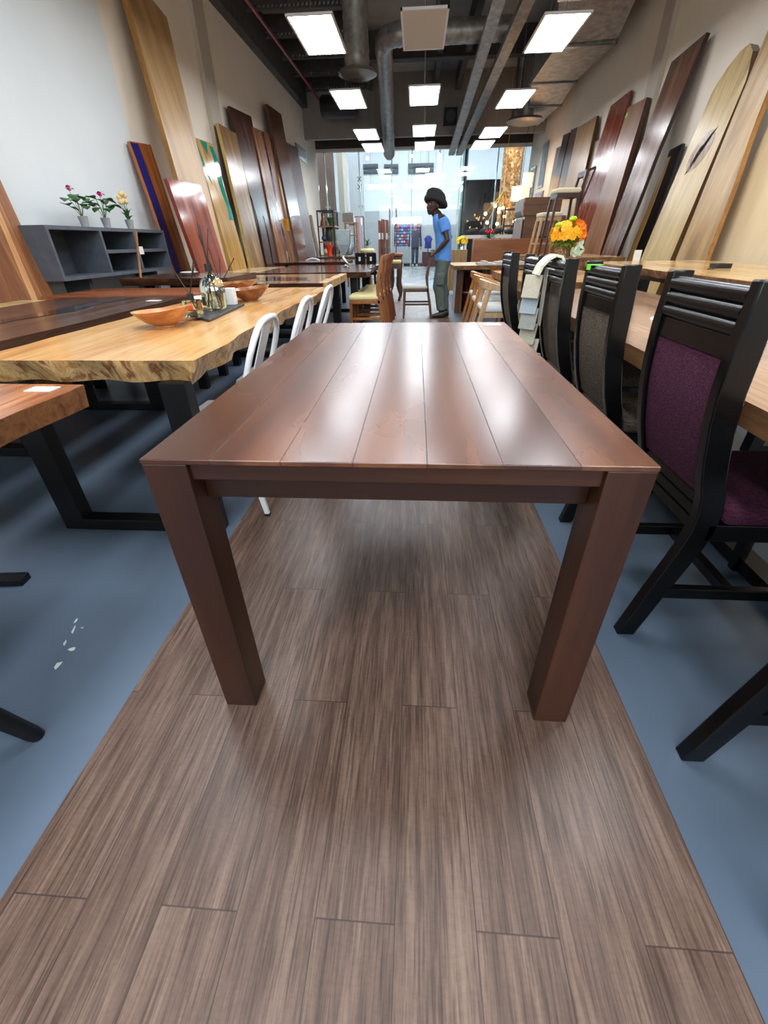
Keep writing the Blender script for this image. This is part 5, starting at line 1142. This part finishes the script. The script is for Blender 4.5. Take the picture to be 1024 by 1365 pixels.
# crates, far lamps and chandelier
for i, (x0_, y0_, x1_, y1_, lab) in enumerate(((700, 288, 728, 352, 'lower large brown wooden crate by the right wall'), (702, 263, 730, 288, 'upper brown wooden crate with grey lettering, by the right wall'))):
    a, b = at(x0_, y0_, 'y', 10.9), at(x1_, y1_, 'y', 10.9); z0_ = 0 if i == 0 else czt
    if i == 0: czt = a.z
    t = thing('wooden_crate', lab, 'crate', ((a.x+b.x)/2, 10.9, z0_), 'stacked crates')
    part('crate_body', M().box(a.x-.02*i, b.x+.25, 10.9, 11.9, z0_+.001, a.z), wood('crate_brown_%d' % i, [(96, 64, 40), (126, 90, 58)], 'X', cross=8), t, bevel=.008)
    part('front_board', M().box(a.x-.03, a.x-.021, 10.95, 11.85, z0_+.05, a.z-.05), plain('crate_grey', (128, 122, 116), .6), t)
    if i:
        m = M()
        for k in range(8): m.box(a.x-.036, a.x-.031, 11.1+k*.09, 11.15+k*.09, a.z-.3, a.z-.22)
        part('lettering', m, plain('crate_ink', (70, 72, 78), .7), t)
SHD = N('lit_linen_shade'); SHD.set(col=lin((236, 210, 160)), rough=.8, emit=lin((255, 206, 140)), es=1.2)
for i, (px0, py0, px1, py1, Y, lab) in enumerate(((683, 249, 704, 267, 14.6, 'wide cream lit drum shade hanging near the right wall'), (698, 231, 709, 249, 14.9, 'taller narrow cream lit shade above the wide one'))):
    a, b = at(px0, py0, 'y', Y), at(px1, py1, 'y', Y); cx = (a.x+b.x)/2; r = (b.x-a.x)/2
    t = thing('pendant_lamp', lab, 'lamp', (cx, Y, b.z), 'lit shades at the back right'); part('lamp_shade', M().lathe([(r, b.z), (r, a.z), (r-.01, a.z), (r-.01, b.z)], (cx, Y, 0), 22), SHD.m, t, smooth='auto'); part('cord', M().tube([(cx, Y, a.z), (cx, Y, ZC)], .006, 5), CAP, t)
t = thing('chandelier', 'cluster chandelier of small warm glowing bulbs in front of the mosaic column', 'lamp', tuple(at(668, 290, 'y', 15))); BULB = glow('warm_bulb', (255, 190, 110), 9); BULB.cycles.emission_sampling = 'NONE'; SHD.m.cycles.emission_sampling = 'NONE'; rnd = random.Random(2)
cz_ = at(668, 285, 'y', 15)
for k in range(14):
    q = at(rnd.uniform(646, 690), rnd.uniform(270, 302), 'y', 15+rnd.uniform(-.2, .2)); part('bulb', M().ball(q, .04, n=8, m=6), BULB, t); part('arm', M().tube([tuple(q), (cz_.x, 15, cz_.z+.5)], .006, 4), plain('brass', (190, 150, 70), .3, .9), t)
part('stem', M().tube([(cz_.x, 15, cz_.z+.5), (cz_.x, 15, ZC)], .012, 6), plain('brass', (190, 150, 70), .3, .9), t)
Y = 13.2; xa, xb = at(672, 290, 'y', Y).x, at(689, 290, 'y', Y).x; zt5 = at(680, 277, 'y', Y).z
t = thing('shelving_unit', 'small black metal shelf rack beside the crates on the right', 'shelf', ((xa+xb)/2, Y, 0))
for x in (xa, xb): 
    for y in (Y, Y+.4): part('post', M().box(x, x+.03, y, y+.03, 0, zt5), DARKMETAL, t)
for py in (278, 300, 313): z = at(680, py, 'y', Y).z; part('shelf_board', M().box(xa, xb+.03, Y, Y+.43, z-.03, z), DKW, t)
z = at(680, 313, 'y', Y).z; a, b = at(684, 302, 'y', Y), at(697, 312, 'y', Y)
solo('art_card', M().box(a.x-.05, a.x+.2, Y+.1, Y+.13, z+.001, a.z), mottled('orange_print', (206, 90, 60), (236, 200, 170), 7, .5), 'small orange and white picture on the black shelf rack', 'picture')
for ya, yb, za, zb, mt, lab in ((16.35, 17.0, 2.2, 2.95, mottled('grey_print', (70, 74, 78), (150, 152, 150), 4, .5), 'tall grey framed print at the far right corner'), (15.2, 15.75, 2.35, 3.35, plain('dark_print', (44, 44, 48), .4), 'narrow dark framed board high on the far right wall'), (15.0, 15.9, 1.75, 2.25, mottled('red_blue_print', (170, 60, 80), (200, 206, 220), 6, .5), 'small colourful poster low on the far right wall')):
    t = thing('framed_print', lab, 'picture', (XR-.03, (ya+yb)/2, za)); part('frame', M().box(XR-.04, XR-.002, ya, yb, za, zb), FR, t); part('print', M().box(XR-.045, XR-.04, ya+.05, yb-.05, za+.05, zb-.05), mt, t)
# small things on the right tables
c = at(962, 357, 'z', .9); t = thing('remote_control', 'small black remote with a thin cord on the tall golden table', 'remote', (2.31, 3.9, .9005)); part('body', M().box(2.28, 2.38, 3.86, 3.98, .9005, .93), CAP, t, bevel=.005); part('cord', M().tube([(2.28, 3.88, .905), (2.2, 3.78, .904), (2.14, 3.74, .904)], .004, 5), CAP, t)
c = at(876, 425, 'z', .762); t = thing('glass_goblet', 'white curved goblet standing on the long brown table, glimpsed between the chairs', 'goblet', (c.x, c.y, .7605))
part('foot', M().lathe([(.05, .7605), (.045, .768), (.012, .778)], (c.x+.02, c.y, 0), 20), plain('white_ceramic', (226, 218, 204), .25), t, smooth='auto'); part('bowl', M().lathe([(.01, .778), (.01, .79), (.024, .81), (.028, .84), (.02, .87), (.017, .87), (.001, .81)], (c.x+.02, c.y, 0), 20), plain('white_ceramic', (226, 218, 204), .25), t, smooth='auto')
c = at(1030, 458, 'z', .762); t = thing('paper_holder', 'white card holder at the right edge of the long brown table', 'card', (1.36, 1.8, .7605)); part('card', M().box(1.345, 1.36, 1.72, 1.9, .7605, .84), plain('card_white', (225, 225, 220), .6), t)
solo('striped_packet', M().box(2.20, 2.26, 5.16, 5.19, .9005, 1.0).box(2.205, 2.255, 5.157, 5.16, .96, .966).box(2.205, 2.255, 5.157, 5.16, .975, .981), plain('white_packet', (220, 220, 216), .5), 'small upright white packet at the far end of the tall golden table', 'packet')

# ------------------------------------------------------------------ person
SKIN = plain('dark_brown_skin', (60, 38, 30), .5); SHIRT = mottled('sky_blue_cotton', (78, 132, 206), (92, 148, 220), 20, .85); PANTS = mottled('grey_green_cargo', (74, 84, 80), (92, 102, 96), 18, .9); HAT = mottled('black_knit_hat', (20, 20, 22), (34, 34, 36), 60, .95, .6); SHOE = plain('dark_leather_shoe', (30, 32, 36), .45)
def P_(px, py, Y): return at(px, py, 'y', Y)
def remesh(o, vs, sm=6):
    r = o.modifiers.new('remesh', 'REMESH'); r.mode = 'VOXEL'; r.voxel_size = vs; r.use_smooth_shade = True
    s = o.modifiers.new('smooth', 'SMOOTH'); s.iterations = sm; s.factor = .5
    return o
ax_ = .41
man = thing('person', 'man in blue t-shirt, grey cargo trousers and black hat, holding a chair', 'person', (.40, 8.02, .003))
hd = Vector((.23, 8.0, 1.57)); fd = Vector((-.78, -.62, 0)).normalized(); sd_ = Vector((-fd.y, fd.x, 0))
body = M()
HS = 1.1
def hp(f, s, u): return hd + fd*f*HS + sd_*s*HS + Vector((0, 0, u*HS))
body.ball(hp(-.012, 0, .02), .094, .094, .118, 20, 14)
body.ball(hp(.028, 0, -.045), .066, .066, .072, 16, 10); body.ball(hp(.05, 0, -.085), .035, .035, .03, 12, 8)       # jaw, chin
body.tube([hp(.072, 0, .015), hp(.098, 0, -.028), hp(.085, 0, -.036)], [.009, .016, .012], 8)                          # nose
body.tube([hp(.078, -.024, -.058), hp(.09, 0, -.056), hp(.078, .024, -.058)], [.007, .011, .007], 8)                   # lips
for s in (-1, 1): body.ball(hp(.062, s*.034, -.02), .024, n=10, m=7); body.ball(hp(-.015, s*.088, -.015), .02, .014, .032, 10, 7); body.tube([hp(.078, s*.014, .03), hp(.07, s*.05, .03)], .008, 6)
nb = Vector((.315, 8.0, 1.43)); body.tube([hp(-.03, 0, -.03), hp(-.04, 0, -.075), nb], [.065, .062, .075], 14)
shn, shf = Vector((.375, 7.83, 1.39)), Vector((.375, 8.17, 1.39)); body.tube([shn, nb, shf], [.055, .06, .055], 12)
loft(body, [(.42, 8, .86, .11, .15), (.42, 8, 1.0, .105, .15), (.41, 8, 1.15, .11, .16), (.39, 8, 1.3, .115, .175), (.36, 8, 1.42, .06, .09)])
eln = Vector((.465, 7.76, 1.12)); wrn = Vector((.305, 7.80, .965)); body.tube([shn, shn.lerp(eln, .5), eln, eln.lerp(wrn, .35), wrn], [.052, .046, .04, .038, .027], 12)
elf = Vector((.53, 8.22, 1.16)); wrf = Vector((.44, 8.2, .98)); body.tube([shf, shf.lerp(elf, .5), elf, elf.lerp(wrf, .35), wrf], [.052, .046, .04, .038, .027], 12)
def hand(w, d, side, curl):
    """palm, four bent fingers and a thumb"""
    d = Vector(d).normalized(); s = Vector(side).normalized(); n_ = d.cross(s).normalized(); palm = w + d*.045
    for k in range(4):
        o_ = s*(-.027+.018*k); body.tube([w+d*.005+o_*.5, w+d*.08+o_], [.017, .0125], 8)
        L_ = (.066, .076, .072, .056)[k]; p0 = w+d*.08+o_; p1 = p0+(d*.8+n_*curl*.6).normalized()*L_*.45; p2 = p1+(d*.4+n_*curl).normalized()*L_*.33; p3 = p2+(d*-.1+n_*curl).normalized()*L_*.25
        body.tube([p0, p1, p2, p3], [.0105, .0098, .009, .0078], 8)
    t0 = w+d*.02-s*.028; t1 = t0+(d*.5-s*.8+n_*curl*.3).normalized()*.035; t2 = t1+(d*.9+n_*curl*.5).normalized()*.032; t3 = t2+(d+n_*curl*.3).normalized()*.022
    body.tube([t0, t1, t2, t3], [.013, .012, .011, .009], 8)
hand(wrn, (-.62, .30, -.35), (0, -.7, -.5), 1.0)
hand(wrf, (-.3, -.2, -.9), (0, 1, -.2), .7)
for s, (hx, kx, kz, axx) in ((-1, (.42, .36, .47, .43)), (1, (.44, .44, .47, .50))):
    yy = 8+s*.085; body.tube([(hx, yy, .86), (kx, yy, kz), (kx+.02, yy, .36), (axx, yy, .1)], [.085, .06, .055, .04], 12); body.tube([(axx+.02, yy, .06), (axx-.1, yy, .045)], [.04, .035], 10)
o = part('body', body, SKIN, man, smooth=True); remesh(o, .0065, 4)
sh = M(); loft(sh, [(.425, 8, .83, .135, .175), (.425, 8, .9, .13, .172), (.42, 8, 1.05, .125, .17), (.405, 8, 1.2, .13, .18), (.38, 8, 1.32, .14, .2), (.355, 8, 1.40, .12, .175), (.33, 8, 1.455, .085, .1)], 24)
for a_, e_ in ((shn, eln), (shf, elf)): m_ = a_.lerp(e_, .62); sh.tube([a_+Vector((-.01, 0, .0)), a_.lerp(e_, .3), m_], [.075, .07, .068], 14)
o = part('t_shirt', sh, SHIRT, man, smooth=True); remesh(o, .012, 4)
pa = M(); loft(pa, [(.43, 8, .78, .12, .16), (.43, 8, .86, .118, .162), (.425, 8, .90, .112, .158)], 20)
for s, (hx, kx, kz, axx) in ((-1, (.42, .36, .47, .43)), (1, (.44, .44, .47, .50))):
    yy = 8+s*.085; pa.tube([(hx, yy, .85), (hx-.02, yy, .68), (kx, yy, kz), (kx+.03, yy, .38), (axx-.005, yy, .13)], [.1, .105, .088, .08, .07], 14)
    pa.box(kx-.03, kx+.09, yy+s*.075, yy+s*.115, .50, .66)
    for k in range(4): z_ = .12+.035*k; pa.lathe([(.066, z_), (.078, z_+.015), (.066, z_+.03)], (axx-.004*k, yy, 0), 14)
o = part('trousers', pa, PANTS, man, smooth=True); remesh(o, .012, 3)
for s, axx in ((-1, .43), (1, .50)):
    yy = 8+s*.085; m = M(); prev = None
    for x_, z_, w__, h_ in ((.075, .06, .03, .05), (.05, .055, .045, .055), (0, .055, .048, .055), (-.07, .042, .05, .042), (-.13, .032, .048, .032), (-.175, .026, .03, .024)):
        ring = [m.bm.verts.new((axx+x_, yy+math.cos(2*PI*k/12)*w__, .003+max(0, z_+math.sin(2*PI*k/12)*h_))) for k in range(12)]
        if prev:
            for k in range(12): m._f([prev[k], prev[(k+1) % 12], ring[(k+1) % 12], ring[k]])
        else: m._f(ring[::-1])
        prev = ring
    m._f(prev); part('shoe', m, SHOE, man, smooth='auto')
ht = M(); hc = hp(-.02, 0, .045)
ht.lathe([(.14, -.04), (.168, -.045), (.182, -.025), (.175, .01), (.155, .035), (.15, .065), (.135, .1), (.09, .135), (.001, .15)], hc, 26); o = part('hat', ht, HAT, man, smooth='auto'); 

for v in o.data.vertices:
    q = v.co + man.location - hc; d = q.dot(fd); v.co -= fd*.035; v.co.z += .32*d + .006
ey = M()
for s in (-1, 1): ey.ball(hp(.078, s*.032, .012), .0095, n=8, m=6)
part('eyes', ey, plain('eye_white', (190, 184, 176), .3), man)
ey = M()
for s in (-1, 1): ey.ball(hp(.0845, s*.032, .012), .0048, n=8, m=6)
part('pupils', ey, plain('pupil_black', (10, 8, 8), .2), man)
part('face_mask_cord', M().tube([hp(.05, .06, -.05), hp(.1, .05, -.12), hp(.04, .08, -.16)], .002, 5), CAP, man)
# mannequins across the mall
NV = plain('navy_suit', (38, 46, 78), .7); MQ = plain('mannequin_beige', (196, 170, 146), .5)
Y = 26; s_ = at(554, 300, 'y', Y); x = s_.x; t = thing('mannequin', 'beige mannequin in a navy suit in the shop across the mall', 'mannequin', (x, Y, 0)); zh = at(554, 298, 'y', Y).z; k_ = zh/1.78
m = M(); m.ball((x, Y, 1.68*k_), .09*k_, .1*k_, .12*k_); m.tube([(x, Y, 1.6*k_), (x, Y, 1.45*k_)], .05*k_, 8)
for s in (-1, 1): m.ball((x+s*.29*k_, Y, .78*k_), .04*k_, .04*k_, .08*k_); m.ball((x+s*.1*k_, Y-.05, .05*k_), .05*k_, .12*k_, .05*k_)
o = part('body', m, MQ, t, smooth=True)
m = M(); loft(m, [(x, Y, .82*k_, .19*k_, .12*k_), (x, Y, 1.1*k_, .17*k_, .12*k_), (x, Y, 1.4*k_, .22*k_, .13*k_), (x, Y, 1.5*k_, .1*k_, .1*k_)])
for s in (-1, 1): m.tube([(x+s*.21*k_, Y, 1.42*k_), (x+s*.27*k_, Y, 1.12*k_), (x+s*.29*k_, Y, .84*k_)], [.075*k_, .06*k_, .05*k_], 10)
part('jacket', m, NV, t, smooth='auto'); m = M()
for s in (-1, 1): m.tube([(x+s*.09*k_, Y, .85*k_), (x+s*.1*k_, Y, .45*k_), (x+s*.1*k_, Y, .1*k_)], [.1*k_, .08*k_, .06*k_], 10)
part('trousers', m, NV, t, smooth='auto')
x = at(571, 322, 'y', Y).x; t = thing('mannequin', 'royal blue headless torso form beside the suited mannequin', 'mannequin', (x, Y, 0))
za, zb = at(571, 331, 'y', Y).z, at(571, 314, 'y', Y).z
part('torso', loft(M(), [(x, Y, za, .18, .12), (x, Y, (za+zb)/2, .16, .12), (x, Y, zb-.15, .22, .13), (x, Y, zb, .08, .08)]), plain('royal_blue', (40, 50, 150), .7), t, smooth='auto'); part('stand', M().tube([(x, Y, 0), (x, Y, za)], .03, 8).lathe([(.2, 0), (.2, .03)], (x, Y, 0), 16), STEEL, t)
a, b = at(563, 336, 'y', 25.5), at(578, 350, 'y', 25.5); solo('draped_table', M().box(a.x, b.x+.6, 25.5, 26.2-.3, 0, a.z), plain('maroon_cloth', (92, 56, 62), .8), 'maroon draped display block beside the mannequin', 'table')
a = at(548, 350, 'y', 25.6); solo('display_platform', M().box(a.x-.4, a.x+1.5, 26.35, 27, 0, .12), DARKMETAL, 'low black platform behind the mannequin', 'platform')

# ------------------------------------------------------------------ light
w = bpy.data.worlds.new('world'); bpy.context.scene.world = w; w.use_nodes = True
w.node_tree.nodes['Background'].inputs[0].default_value = (.6, .75, 1, 1); w.node_tree.nodes['Background'].inputs[1].default_value = .3
def area(name, loc, rot, sx, sy, e, col):
    d = bpy.data.lights.new(name, 'AREA'); d.shape = 'RECTANGLE'; d.size = sx; d.size_y = sy; d.energy = e; d.color = col
    o = bpy.data.objects.new(name, d); o.location = loc; o.rotation_euler = rot; C.objects.link(o)
area('mall_fill', (0, 24, 6.8), (0, 0, 0), 16, 8, 1150, (.86, .93, 1))  # added area light under the closed mall ceiling, brightens the mall
area('column_fill', (3.2, 18.6, 4.4), (math.radians(55), 0, math.radians(-15)), .8, .8, 28, (1, .78, .5))  # unseen warm light added to brighten the mosaic column
area('rear_fill', (0, -5.8, 3.2), (math.radians(122), 0, 0), 6, 2.4, 190, (.8, .9, 1))  # added fill aimed upward to lift ceiling and upper walls; no window behind
vs = bpy.context.scene.view_settings; vs.view_transform = 'Standard'; vs.look = 'None'; vs.gamma = 1; vs.use_curve_mapping = False; vs.exposure = 0.85
cy = bpy.context.scene.cycles; cy.sample_clamp_indirect = 4; cy.caustics_reflective = False; cy.caustics_refractive = False
